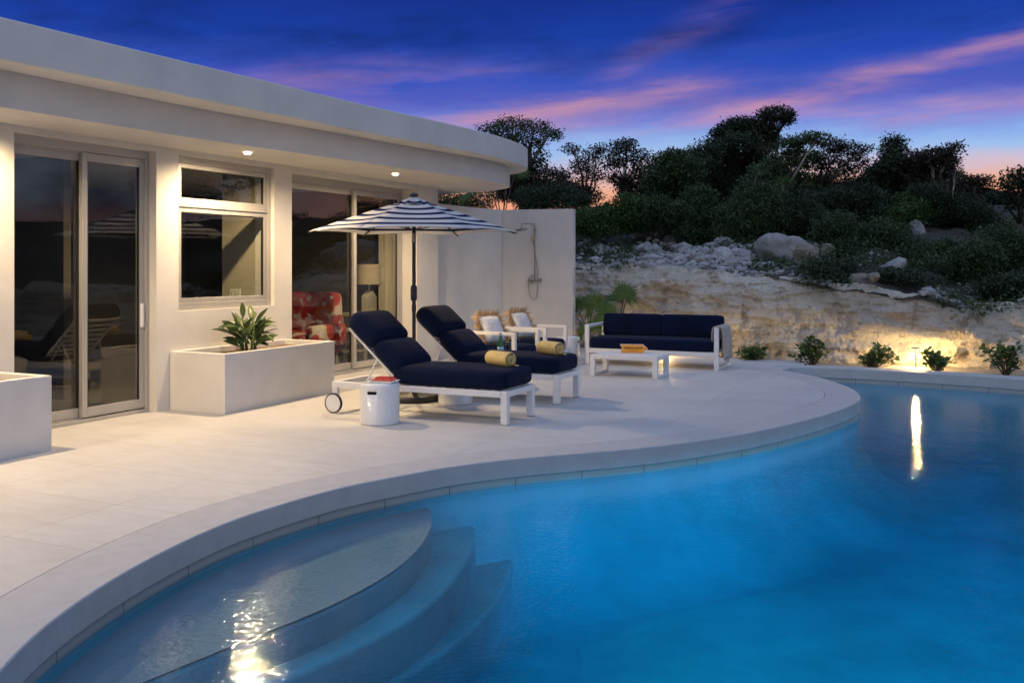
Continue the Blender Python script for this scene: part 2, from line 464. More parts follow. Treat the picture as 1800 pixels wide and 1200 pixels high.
# ------------------------------------------------------------------ setting: terrace, pool
coping_px = [(0,1180),(83,1097),(200,1017),(300,963),(400,918),(500,885),(600,857),(700,837),(800,819),(900,807),(1000,798),(1133,787),
             (1267,769),(1356,753),(1444,731),(1489,715.5),(1513,702),(1507,689),(1489,678.7),(1444,664),(1400,654.7),(1351,646.7)]
edge = [gp(x, y).to_2d() for x, y in coping_px]
edge = [Vector((-1.25,2.0)), Vector((-1.62,2.5)), Vector((-1.86,3.05))] + edge
outer = catmull(edge, 6)                                                  # pool edge of the terrace, near to far
# smooth it
for _ in range(6):
    outer = [outer[0]] + [(outer[i-1] + outer[i]*2 + outer[i+1])/4 for i in range(1, len(outer)-1)] + [outer[-1]]
inner = offset(outer, .40)
inner_groove = offset(outer, .404)
far = [outer[-1], Vector((4.55,14.45)), Vector((5.3,14.15)), Vector((6.1,13.65)), Vector((7.0,12.93)), Vector((8.2,11.6)), Vector((9.0,9.6)),
       Vector((9.1,7.0)), Vector((8.4,4.2)), Vector((6.4,2.0)), Vector((3.5,.95)), Vector((.6,.85)), Vector((-.7,1.35)), outer[0]]
far = catmull(far, 6)
pool_loop = outer + far[1:-1]

WZ = -.20; FZ = -1.10
mb = MB(); mb.ring(outer, inner, -.15, .003)
tag(mb.build('pool_coping', M['coping'], smooth=30, bevel=.008), kind='structure')
far_out = offset(far, .38)
mb = MB(); mb.ring(far[2:], far_out[2:], -.15, .003)
tag(mb.build('pool_coping', M['coping'], smooth=30, bevel=.008), kind='structure')
# terrace slab
back = [gp(1385,652).to_2d()*1.0, gp(1414,641).to_2d(), gp(1414,635).to_2d(), gp(1293,629.5).to_2d(), gp(1150,625).to_2d(), Vector((1.2,18.3)), Vector((-3,19.5)), Vector((-12,16)),
        Vector((-12,-4)), Vector((-1.6,-4))]
gr = [p for p in inner_groove if p.y < 13.7]
mb = MB(); mb.prism(gr + [gp(1370,651).to_2d()] + back[1:], -.16, 0.0)
tag(mb.build('deck', M['tile']), kind='structure')
# walls of the basin, waterline tile with real joints in uv
def strip(name, loop, z0, z1, mat, off=0.0):
    mb = MB(); n = len(loop); vs = []; fs = []
    for p in loop: vs += [(p.x, p.y, z0), (p.x, p.y, z1)]
    for i in range(n): j = (i+1) % n; fs.append((2*i, 2*j, 2*j+1, 2*i+1))
    mb.add(vs, fs); o = mb.build(name, mat, smooth=180)
    uv = o.data.uv_layers.new(name='UVMap'); L = [0]
    for i in range(n): L.append(L[-1] + (loop[(i+1) % n]-loop[i]).length)
    for i in range(n):
        for k, (u, v) in enumerate(((L[i],z0),(L[i+1],z0),(L[i+1],z1),(L[i],z1))): uv.data[4*i+k].uv = (u, v)
    return tag(o, kind='structure')
cl = pool_loop + [pool_loop[0]]
loop_in = offset(cl, .02)[:-1]
strip('pool_wall', loop_in, -.215, -.145, M['pool_tile'])
def basin():
    n = len(pool_loop); prof = [(-.026,-.205),(-.024,-.30)]
    for k in range(11):
        a = PI/2*k/10; prof.append((-.02 + .8*(1-math.cos(a)), -.33 - (-.33-FZ)*math.sin(a)))
    prof.append((1.15, FZ - .004)); mb = MB(); cen = Vector((3.2, 7.0))
    ctr = cl; rows = []
    for d, z in prof:
        q_ = offset(ctr, -d)[:-1]
        if d > .3:                                     # keep the inner rows smooth
            for _ in range(int(30*d)): q_ = [(q_[i-1]+q_[i]*2+q_[(i+1)%n])/4 for i in range(n)]
        rows.append([Vector((p.x,p.y,z)) for p in q_])
    mb.v = [p for r_ in rows for p in r_]
    for j in range(len(prof)-1):
        for i in range(n): i2 = (i+1)%n; mb.f.append((j*n+i, j*n+i2, (j+1)*n+i2, (j+1)*n+i))
    return tag(mb.build('pool_wall', M['blue_glow_plaster'], smooth=180), kind='structure')
basin()
mb = MB(); mb.add([(-5,-1,FZ),(12,-1,FZ),(12,17,FZ),(-5,17,FZ)], [(0,1,2,3)])
tag(mb.build('pool_floor', M['blue_glow_plaster']), kind='structure')
mb = MB(); mb.prism(list(reversed(offset(cl, .10)[:-1])), -1.2, WZ)
tag(mb.build('pool_water', M['water'], smooth=30), kind='structure')

def inside(p, loop):
    c = False; n = len(loop)
    for i in range(n):
        a, b = loop[i], loop[(i+1) % n]
        if (a.y > p.y) != (b.y > p.y) and p.x < (b.x-a.x)*(p.y-a.y)/(b.y-a.y) + a.x: c = not c
    return c
def step(pxs, z, wall_ext, mat=None):
    e = [gp(x, y, z).to_2d() for x, y in pxs]
    e = catmull(e, 6)
    for _ in range(14): e = [e[0]] + [(e[i-1]+e[i]*2+e[i+1])/4 for i in range(1, len(e)-1)] + [e[-1]]
    e = [p for p in e if inside(p, pool_loop)]
    o2 = offset(outer, .05)
    a = min(range(len(outer)), key=lambda i: (outer[i]-e[0]).length)
    b = min(range(len(outer)), key=lambda i: (outer[i]-e[-1]).length)
    out = e + o2[min(a,b):max(a,b)+1]
    mb = MB(); mb.prism(out, FZ-.02, z)
    tag(mb.build('pool_step', M['blue_glow_plaster'], smooth=30, bevel=.03, seg=4), kind='structure')  # blue body stands in for the riser's shade and the water depth
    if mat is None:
        mb = MB(); mb.prism(out, z+.001, z+.006); tag(mb.build('pool_step_lit_top', M['plaster'], smooth=30, bevel=.002), kind='structure')  # paler sheet puts the lit look of the top step into colour
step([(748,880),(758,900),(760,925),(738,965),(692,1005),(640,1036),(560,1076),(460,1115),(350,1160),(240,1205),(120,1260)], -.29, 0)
step([(812,872),(832,900),(837,940),(822,985),(775,1045),(715,1090),(650,1126),(560,1166),(460,1210),(340,1265),(200,1330)], -.48, 0, M['blue_glow_plaster'])
step([(872,872),(900,905),(908,950),(895,1020),(850,1085),(795,1135),(725,1180),(640,1225),(520,1290),(380,1370),(240,1450)], -.76, 0, M['blue_glow_plaster'])

# ground to the horizon (below the terrace), bed by the cliff, far hill
mb = MB(); mb.add([(-3000,-3000,-1.9),(3000,-3000,-1.9),(3000,3000,-1.9),(-3000,3000,-1.9)], [(0,1,2,3)])
tag(mb.build('ground', M['ground']), kind='structure')
fo = offset(far, .375)
bed = [p for p in fo[3:40]]
mb = MB(); mb.prism(bed + [Vector((18,4)), Vector((18,16)), Vector((8,18)), Vector((-6,22)), Vector((-6,19.2)), Vector((1.1,18.4))] + [p.to_2d() + Vector((0,.012)) for p in (gp(1150,624.8), gp(1293,629.3), gp(1414.5,634.8))] + [gp(1415,641).to_2d()], -.30, -.065)
tag(mb.build('planting_bed', M['gravel']), kind='structure')
def hill(u, v):
    a = R(-15 + 120*u); d = 700 + 500*v
    z = -1.9 + (22*mnoise.fractal(Vector((u*7, 3.1, 0)), 1, 2, 4) + 15)*math.sin(PI*v)
    return (d*math.sin(a+R(20)), d*math.cos(a+R(20)), z)
mb = MB(); mb.grid(hill, 90, 8)
tag(mb.build('distant_hill', M['ground'], smooth=180), kind='structure')
rnd = random.Random(4)
mb = MB()
for k in range(70):
    a = R(rnd.uniform(60, 95)); d = rnd.uniform(300, 690); z = rnd.uniform(-1, 4)
    c = Vector((d*math.sin(a), d*math.cos(a), z)); s_ = rnd.uniform(.35, .9)*d/500
    mb.box(c - Vector((s_,s_,s_)), c + Vector((s_,s_,s_)))
tag(mb.build('town_lights', M['town']), 'tiny warm lamps of a far town below the hill', 'town lights', kind='stuff')

# ------------------------------------------------------------------ villa
L0 = Vector((-3.697, 10.24)); UA = R(64.5)
u = Vector((math.cos(UA), math.sin(UA))); n_out = Vector((u.y, -u.x))
def s_at(x, w=0.0):
    r = (x - CX)/F
    return (r*(L0.y + n_out.y*w) - L0.x - n_out.x*w) / (u.x - r*u.y)
def vl(p):                                                           # world plan point -> villa frame
    d = Vector((p[0], p[1])) - L0; return Vector((d.dot(u), -d.dot(n_out)))
def vw(s, y, z=0):                                                   # villa frame -> world
    p = L0 + u*s - n_out*y; return Vector((p.x, p.y, z))
ZS, Z2, Z3 = 2.83, 3.13, 3.46
villa = thing('villa', 'white flat roofed villa with a curved double eave and sliding glass doors', 'house', (L0.x, L0.y, 0), UA)
d1a, d1b = s_at(25), s_at(275)
wa, wb = s_at(314), s_at(482)
d2a, d2b = s_at(513), s_at(733)
SE = s_at(770)
DH = 2.77
mb = MB(); T = .30
def wallbox(s0, s1, z0, z1): mb.box((s0,0,z0),(s1,T,z1))
wallbox(-7, d1a, 0, ZS); wallbox(d1b, wa, 0, ZS); wallbox(wb, d2a, 0, ZS); wallbox(d2b, SE, 0, ZS)
wallbox(d1a, d1b, DH, ZS); wallbox(wa, wb, DH, ZS); wallbox(d2a, d2b, DH, ZS); wallbox(wa, wb, 0, 1.06)
mb.box((SE-.25, T, 0), (SE, 5.2, ZS))
mb.build('wall', M['stucco'], villa)
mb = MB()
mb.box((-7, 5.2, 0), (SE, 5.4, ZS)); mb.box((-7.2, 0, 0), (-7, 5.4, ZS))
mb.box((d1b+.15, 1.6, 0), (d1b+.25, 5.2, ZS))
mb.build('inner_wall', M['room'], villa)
mb = MB(); mb.box((SE-.28, T+.01, 0), (SE-.252, 5.19, ZS)); mb.build('inner_wall', M['room'], villa)  # added dark panel over the white end wall so the room looks unlit
mb = MB(); mb.box((wb+.02, T, 0), (wb+.12, .86, ZS)); mb.build('inner_wall', M['room_lit'], villa)
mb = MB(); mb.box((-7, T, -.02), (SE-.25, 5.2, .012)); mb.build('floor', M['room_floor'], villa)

def roof_outline(front, tail):
    f = catmull([vl(p) for p in front], 8)
    for _ in range(5): f = [f[0]] + [(f[i-1]+f[i]*2+f[i+1])/4 for i in range(1, len(f)-1)] + [f[-1]]
    return f + [Vector(t) for t in tail]
low = [gp(-320, 468-335, 0)] and []
def zp(x, y, z): return gp(x, y, z).to_2d()
lowf = [vw(-6.9,-.62).to_2d(), vw(-4.5,-.70).to_2d()] + [zp(x,y,ZS) for x,y in ((0,188),(333,241.7),(600,280),(718,297.8),(818,311.5),(871,320.5),(893,326.5))] + \
       [Vector((-.05,15.4)), Vector((-.28,15.95)), Vector((-.68,16.35)), Vector((-1.33,16.85)), Vector((-2.4,17.4))]
upf = [vw(-6.9,-.95).to_2d(), vw(-4.5,-1.02).to_2d()] + [zp(x,y,Z2) for x,y in ((0,105),(450,195),(640,233),(780,259),(860,275),(898,284.5),(921,293))] + \
      [Vector((.26,15.55)), Vector((.10,16.15)), Vector((-.35,16.75)), Vector((-1.2,17.35)), Vector((-2.4,17.8))]
mb = MB(); mb.prism(roof_outline(lowf, [(SE+1.2,5.8),(-7.3,5.8)]), ZS, Z2); mb.build('soffit', M['stucco'], villa, smooth=30)
mb = MB(); mb.prism(roof_outline(upf, [(SE+1.5,6.2),(-7.6,6.2)]), Z2+.002, Z3)
roof = mb.build('roof', M['stucco'], villa, smooth=30, bevel=.012)
vp = dp(660, 190, 13.2)
q = vl(vp)
mb = MB(); mb.lathe([(.03,0),(.03,.16),(.036,.16),(.036,.20),(.0,.20)], 16, (q.x, q.y, Z3)); mb.build('vent_pipe', M['black'], roof, smooth=40)

def sliding_door(sa, sb, rec, mid, name_handle=True, order=0):
    """two-panel sliding door: outer frame, two leaves"""
    d = MB(); fw = .055
    y0, y1 = rec, rec+.13
    d.box((sa, y0, 0), (sa+fw, y1, DH)); d.box((sb-fw, y0, 0), (sb, y1, DH))
    d.box((sa+fw, y0+.002, DH-.085), (sb-fw, y1, DH)); d.box((sa+fw, y0+.002, 0), (sb-fw, y1, .035))
    d.box((sa+fw, y0+.03, DH-.10), (sb-fw, y1-.03, DH-.085)); d.box((sa+fw, y0+.05, .035), (sb-fw, y0+.062, .05))
    door = d.build('sliding_door', M['alu'], villa, bevel=.004)
    sw = .062
    leaves = ((sa+fw, mid+.035, y0+.07), (mid-.035, sb-fw, y0+.018))
    for k, (a, b, y) in enumerate(leaves):
        f = MB(); z0, z1 = .05, DH-.09
        f.box((a, y, z0), (a+sw, y+.042, z1)); f.box((b-sw, y, z0), (b, y+.042, z1))
        f.box((a+sw, y+.001, z0), (b-sw, y+.041, z0+.095)); f.box((a+sw, y+.001, z1-.085), (b-sw, y+.041, z1))
        f.build('leaf_frame', M['alu'], door, bevel=.004)
        g = MB(); g.box((a+sw, y+.014, z0+.095), (b-sw, y+.026, z1-.085)); g.build('pane', M['glass'], door)
        for (p, q_) in (((a+sw, y+.006, z0+.095), (a+sw+.012, y+.034, z1-.085)), ((b-sw-.012, y+.006, z0+.095), (b-sw, y+.034, z1-.085))):
            g = MB(); g.box(p, q_); g.build('gasket', M['dark_seal'], door)
    return door
m1 = s_at(146, -.15)
door1 = sliding_door(d1a, d1b, .10, m1)
hb = MB(); hs = d1b-.055-.032
hb.rbox((hs, .10+.012, 1.03), (.045, .035, .26), .018, 7); hb.build('handle', M['white_metal'], door1, smooth=180)
sliding_door(d2a, d2b, .27, s_at(621, -.33))
# window with two lights
wr = .05; wf = MB()
wf.box((wa, wr, 1.06), (wa+.055, wr+.1, DH)); wf.box((wb-.055, wr, 1.06), (wb, wr+.1, DH))
wf.box((wa+.055, wr+.002, DH-.07), (wb-.055, wr+.1, DH)); wf.box((wa+.055, wr+.002, 1.06), (wb-.055, wr+.1, 1.14))
zt = 2.21
wf.box((wa+.055, wr+.002, zt), (wb-.055, wr+.1, zt+.05))
win = wf.build('window', M['alu'], villa, bevel=.004)
for z0, z1 in ((1.14, zt), (zt+.05, DH-.07)):
    f = MB(); a, b = wa+.055, wb-.055; y = wr+.02; sw = .055
    f.box((a,y,z0),(a+sw,y+.05,z1)); f.box((b-sw,y,z0),(b,y+.05,z1)); f.box((a+sw,y+.001,z0),(b-sw,y+.05,z0+sw)); f.box((a+sw,y+.001,z1-sw),(b-sw,y+.05,z1))
    f.build('sash', M['alu'], win, bevel=.004)
    g = MB(); g.box((a+sw,y+.018,z0+sw),(b-sw,y+.03,z1-sw)); g.build('pane', M['glass'], win)
    g = MB(); g.box((a+sw,y+.008,z0+sw),(a+sw+.01,y+.04,z1-sw)); g.box((b-sw-.01,y+.008,z0+sw),(b-sw,y+.04,z1-sw)); g.box((a+sw+.01,y+.008,z1-sw-.01),(b-sw-.01,y+.04,z1-sw))
    g.build('gasket', M['dark_seal'], win)
# switch plate on the stub wall
sp = MB(); sp.box((wb+.008, .55, 1.13), (wb+.02, .72, 1.26))
swp = sp.build('switch_plate', M['paper'], villa, bevel=.003)
for k in range(3):
    sp = MB(); sp.box((wb+.001, .575+k*.05, 1.17), (wb+.0075, .595+k*.05, 1.22)); sp.build('switch', M['lampbase'], swp)

def add_light(kind, name, loc, energy, col, rot=(0,0,0), parent=None, **kw):
    d = bpy.data.lights.new(name, kind); d.energy = energy; d.color = col
    for k, v in kw.items(): setattr(d, k, v)
    o = bpy.data.objects.new(name, d); COL.objects.link(o); o.location = loc; o.rotation_euler = rot
    if parent is not None: o.parent = parent
    return o
WARM = (1.0, .72, .41)
def aim(o, target):
    o.rotation_euler = (Vector(target) - o.location).to_track_quat('-Z', 'Y').to_euler()
DL = [gp(435,267,ZS).to_2d(), gp(695,305,ZS).to_2d(), Vector((-4.50,7.72)), Vector((-5.75,5.25))]
E_DOWN = 315
for k, p in enumerate(DL):
    q = vl(p)
    t = MB(); t.lathe([(.046,-.003),(.062,-.003),(.062,0),(.046,0),(.046,-.003)], 28, (q.x,q.y,ZS-.001))
    dlo = t.build('downlight', M['white_metal'], villa, smooth=40)
    t = MB(); t.lathe([(.0,-.030),(.025,-.028),(.040,-.018),(.046,-.004)], 28, (q.x,q.y,ZS)); t.build('lens', M['lens'], dlo, smooth=180)
    add_light('SPOT', 'downlight_beam', (q.x, q.y, ZS-.045), E_DOWN, WARM, parent=villa, spot_size=R(170), spot_blend=.6, shadow_soft_size=.04)

# ------------------------------------------------------------------ garden wall and shower
zt_w = 2.60
wl = [Vector((-2.3,14.6)), Vector((-1.75,15.15)), Vector((-1.241,15.85)), Vector((-.92,16.45)), Vector((-.614,16.98)), Vector((-.38,17.32)), Vector((-.185,17.56))]
wl = [p for p in catmull(wl, 5)][8:]
c0, c1 = Vector((-.185,17.56)), Vector((1.107,17.20))
wdir = (c1-c0).normalized(); wn = Vector((-wdir.y, wdir.x))
gw = thing('garden_wall', 'curved white garden wall running from the villa to the shower corner', 'wall', (wl[0].x, wl[0].y, 0))
mb = MB(); o2 = offset(wl, .2)
o0 = Vector((wl[0].x, wl[0].y))
mb.ring([p-o0 for p in wl], [p-o0 for p in o2], 0, zt_w)
mb.build('wall', M['stucco'], gw, smooth=30)
sw_ = thing('shower_wall', 'straight white wall carrying the outdoor shower, its pale end facing right', 'wall', (c0.x, c0.y, 0), math.atan2(wdir.y, wdir.x))
LW = (c1-c0).length
mb = MB(); mb.box((.002,0,0),(LW,.24,zt_w-.004)); mb.build('wall', M['stucco'], sw_, bevel=.006)
# shower set on that wall (frame: x along wall, -y to the room)
def wall_x(px):                                                     # x along the wall where the photo shows px
    r = (px-CX)/F; return (r*c0.y - c0.x)/(wdir.x - r*wdir.y)
sh = thing('outdoor_shower', 'chrome rain shower with round head and looping hose on the white wall', 'shower', (c0.x, c0.y, 0), math.atan2(wdir.y, wdir.x))
xs = wall_x(941); zz = lambda y: H - (y-YH)/F*17.35
mb = MB(); mb.tube([(xs,-.055,zz(493)),(xs,-.055,zz(398)),(xs-.006,-.06,zz(396)+.02),(xs-.03,-.09,zz(395)+.012),(xs-.16,-.30,zz(395)+.012),(xs-.175,-.325,zz(396)),(xs-.178,-.33,zz(402))], .011, 10)
mb.box((xs-.02,-.055,zz(404)-.012),(xs+.02,0,zz(404)+.012)); mb.build('riser_pipe', M['steel'], sh, smooth=40)
mb = MB(); mb.lathe([(.0,.03),(.02,.03),(.03,.012),(.105,.009),(.110,0),(.105,-.009),(0,-.009)], 32, (xs-.178,-.33,zz(404.5)), M=Matrix.Rotation(R(13),3,'X') @ Matrix.Rotation(R(-4),3,'Y')); mb.build('shower_head', M['steel'], sh, smooth=40)
mb = MB(); mb.lathe([(0,-.012),(.044,-.012),(.05,0),(.044,.012),(0,.014)], 24, (xs-.022,-.10,zz(420)), axis='y')
mb.tube([(xs-.02,-.09,zz(424)),(xs+.005,-.07,zz(438)),(xs+.008,-.075,zz(446))], .011, 8); mb.build('hand_shower', M['steel'], sh, smooth=40)
mb = MB(); mb.tube([(xs-.09,-.06,zz(492.5)),(xs+.10,-.06,zz(492.5))], .02, 12)
for sg in (-1,1):
    mb.lathe([(0,-.02),(.028,-.02),(.03,.02),(0,.02)], 16, (xs+sg*.105,-.06,zz(492.5)), axis='x'); mb.tube([(xs+sg*.075,0,zz(492.5)),(xs+sg*.075,-.06,zz(492.5))], .016, 10)
mb.tube([(xs-.045,-.06,zz(494)),(xs-.045,-.12,zz(496)),(xs-.045,-.125,zz(500))], .012, 8)
mb.build('mixer_valve', M['steel'], sh, smooth=40)
hose = [(xs+.01,-.075,zz(446)),(xs+.05,-.06,zz(470)),(xs+.058,-.06,zz(500)),(xs+.045,-.06,zz(517)),(xs-.0,-.07,zz(526.5)),(xs-.075,-.07,zz(521)),(xs-.112,-.07,zz(505)),(xs-.10,-.075,zz(489)),(xs-.06,-.07,zz(485)),(xs,-.06,zz(486))]
hp = [Vector(p) for p in hose]; pts = []
for i in range(len(hp)-1):
    a, b, c, d = hp[max(i-1,0)], hp[i], hp[i+1], hp[min(i+2,len(hp)-1)]
    for k in range(6):
        t = k/6; pts.append(.5*((2*b)+(c-a)*t+(2*a-5*b+4*c-d)*t*t+(3*b-a-3*c+d)*t**3))
mb = MB(); mb.tube(pts, .0075, 8); mb.build('hose', M['steel'], sh, smooth=180)

# ------------------------------------------------------------------ planters
def planter(s0, s1, w, label):
    p = thing('planter', label, 'planter', vw(s0, 0, 0), UA, 'rectangular plastered planters along the villa wall')
    L = s1-s0; hgt = .633; t = .055; mb = MB()
    oo = [(0,-w),(L,-w),(L,-.004),(0,-.004)]; ii = [(t,-w+t),(L-t,-w+t),(L-t,-.004-t),(t,-.004-t)]
    mb.add([(x,y,0) for x,y in oo]+[(x,y,hgt) for x,y in oo]+[(x,y,hgt) for x,y in ii]+[(x,y,hgt-.25) for x,y in ii],
           [(a+4*r_, (a+1)%4+4*r_, (a+1)%4+4*r_+4, a+4*r_+4) for r_ in range(3) for a in range(4)])
    mb.build('box', M['planter'], p, bevel=.008, weld=False)
    mb = MB(); rn = random.Random(int(L*100))
    mb.grid(lambda a, b: (t + a*(L-2*t), -w+t + b*(w-2*t-.004), hgt-.06 + .02*mnoise.noise(Vector((a*8,b*4,L)))), 30, 12)
    mb.build('soil', M['soil'], p, smooth=180)
    return p
A_ = vl(gp(396.7,727.7).to_2d()); R_ = vl(gp(579.3,689.3).to_2d())
planter(A_.x-.02, R_.x+.02, .775, 'long white planter under the window holding one broad leaved plant')
P1 = vl(gp(93,791.5).to_2d())
planter(P1.x-3.2, P1.x, .82, 'white planter cut off by the left edge beside the tall glass door')

def blade(mb, base, d, L, wd, droop, nseg=6, stalk=.35, tw=0.0):
    """one lance-shaped leaf on a stalk, a folded strip with a midrib"""
    base = Vector(base); d = Vector(d).normalized()
    side = d.cross(Vector((0,0,1)))
    if side.length < .05: side = Vector((1,0,0))
    side.normalize(); side = Matrix.Rotation(tw, 3, d) @ side
    p = base.copy(); vs = []; fs = []; dirv = d.copy()
    for i in range(nseg+1):
        t = i/nseg
        if t < stalk: w = wd*.06
        else:
            q_ = (t-stalk)/(1-stalk); w = wd*(.06 + .94*math.sin(PI*min(1, q_*.97+.03))**.8*(1-.25*q_)) if q_ < .999 else wd*.01
        up = side.cross(dirv).normalized()
        vs += [p - side*w/2 + up*w*.16, p, p + side*w/2 + up*w*.16]
        dirv = (dirv + Vector((0,0,-droop/nseg))).normalized()
        p = p + dirv*L/nseg
    for i in range(nseg):
        a = 3*i; fs += [(a,a+1,a+4,a+3),(a+1,a+2,a+5,a+4)]
    mb.add(vs, fs)
pl = dp(455, 600, 10.75)
ps = vl((-2.98,10.72)); pw = vw(ps.x, ps.y, .57)
plant = thing('leafy_plant', 'bushy dark green broad leaved plant growing in the window planter', 'plant', pw)
rn = random.Random(11)
mb = MB(); stems = MB()
for k in range(20):
    a = rn.uniform(0, 2*PI); r0 = rn.uniform(.01,.10); hs_ = rn.uniform(.12,.38); ln = rn.uniform(.0,.35)
    b0 = Vector((r0*math.cos(a), r0*math.sin(a)*.8, -.03)); b1 = b0 + Vector((math.cos(a)*ln*hs_, math.sin(a)*ln*hs_, hs_+.03))
    stems.tube([b0, b0.lerp(b1,.5)+Vector((0,0,.01)), b1], [.008,.007,.005], 6)
    for q_ in range(4):
        aa = a + rn.gauss(0,1.0); e = rn.uniform(.35,1.35)
        base = b0.lerp(b1, rn.uniform(.45,1))
        blade(mb, base, (math.cos(aa)*math.cos(e), math.sin(aa)*math.cos(e), math.sin(e)), rn.uniform(.20,.34), rn.uniform(.06,.09), rn.uniform(.3,1.3), 8, .22, rn.uniform(-1,1))
mb.build('leaves', M['leaf_plant'], plant, smooth=180)
stems.build('stems', M['leaf_shrub'], plant, smooth=180)

# ------------------------------------------------------------------ room furniture seen through the glass
ra = vw(3.93, 1.35, .012)
ac = thing('armchair', 'red floral upholstered armchair seen through the far glass door', 'armchair', ra, UA+R(-90))
mb = MB(); mb.rbox((0,0,.36), (.95,.9,.34), .08, 9, .02)
mb.build('seat', M['floral'], ac, smooth=180)
mb = MB(); mb.rbox((-.05,.42,.78), (.95,.24,.72), .10, 9, .0, puff=.02); mb.build('backrest', M['floral'], ac, smooth=180)
for sg in (-1,1):
    mb = MB(); mb.rbox((sg*.50,.0,.50),(.16,.86,.34),.07,7); mb.build('armrest', M['floral'], ac, smooth=180)
for sx in (-.4,.4):
    for sy in (-.36,.36):
        mb = MB(); mb.box((sx-.025,sy-.025,0),(sx+.025,sy+.025,.2)); mb.build('leg', M['wood'], ac)
st_ = thing('side_table', 'small pale wooden table beside the red armchair indoors', 'table', vw(4.62,.95,.012), UA)
mb = MB(); mb.box((-.22,-.22,.52),(.22,.22,.56)); mb.build('table_top', M['wood'], st_, bevel=.005); mb = MB(); mb.box((-.2,-.2,.2),(.2,.2,.225)); mb.build('shelf', M['wood'], st_)
for sx in (-.19,.19):
    for sy in (-.19,.19):
        mb = MB(); mb.box((sx-.02,sy-.02,0),(sx+.02,sy+.02,.52)); mb.build('leg', M['wood'], st_)
co = thing('console_table', 'low pale console table carrying the lamp indoors', 'table', vw(5.02,.95,.012), UA)
mb = MB(); mb.box((-.17,-.35,.74),(.42,.35,.79)); mb.build('table_top', M['wood'], co, bevel=.005); mb = MB(); mb.box((-.15,-.33,.3),(.4,.33,.325)); mb.build('shelf', M['wood'], co)
for sx in (-.15,.38):
    for sy in (-.31,.31):
        mb = MB(); mb.box((sx-.02,sy-.02,0),(sx+.02,sy+.02,.74)); mb.build('leg', M['wood'], co)
la = thing('table_lamp', 'table lamp with pale drum shade and house shaped base indoors', 'lamp', vw(5.0,.82,.802), UA)
mb = MB(); mb.prism([(-.11,-.07),(.11,-.07),(.11,.07),(-.11,.07)], 0, .26)
mb.add([(-.11,-.07,.26),(.11,-.07,.26),(.11,.07,.26),(-.11,.07,.26),(0,-.07,.36),(0,.07,.36)], [(0,1,4),(2,3,5),(1,2,5,4),(3,0,4,5)])
mb.tube([(0,0,.34),(0,0,.5)], .012, 8); mb.build('base', M['lampbase'], la)
mb = MB(); mb.lathe([(.205,.46),(.195,.78),(.190,.78),(.2,.46),(.205,.46)], 32); mb.build('lamp_shade', M['lampshade'], la, smooth=40)
def curtain(s0, s1, y, label, hgt=2.7):
    c = thing('curtain', label, 'curtain', vw(s0, y, 0), UA, 'linen curtains inside the glass')
    mb = MB(); n = 60; L = s1-s0
    def fn(a, b):
        f = .045*math.sin(a*L*2*PI/.11 + 1.2*math.sin(b*2)) ; return (a*L, f*(.6+.4*(1-b)), .02 + b*hgt)
    mb.grid(fn, n, 8); o = mb.build('fabric', M['curtain'], c, smooth=180)
    sd = o.modifiers.new('thick','SOLIDIFY'); sd.thickness = .004
    mb = MB(); mb.tube([(-.05,0,hgt+.03),(L+.05,0,hgt+.03)], .012, 8); mb.build('rail', M['wood'], c)
curtain(5.02, 5.42, .62, 'gathered beige curtain at the right of the far glass door')
curtain(wa+.02, wa+.14, .35, 'narrow beige curtain at the left edge of the window')

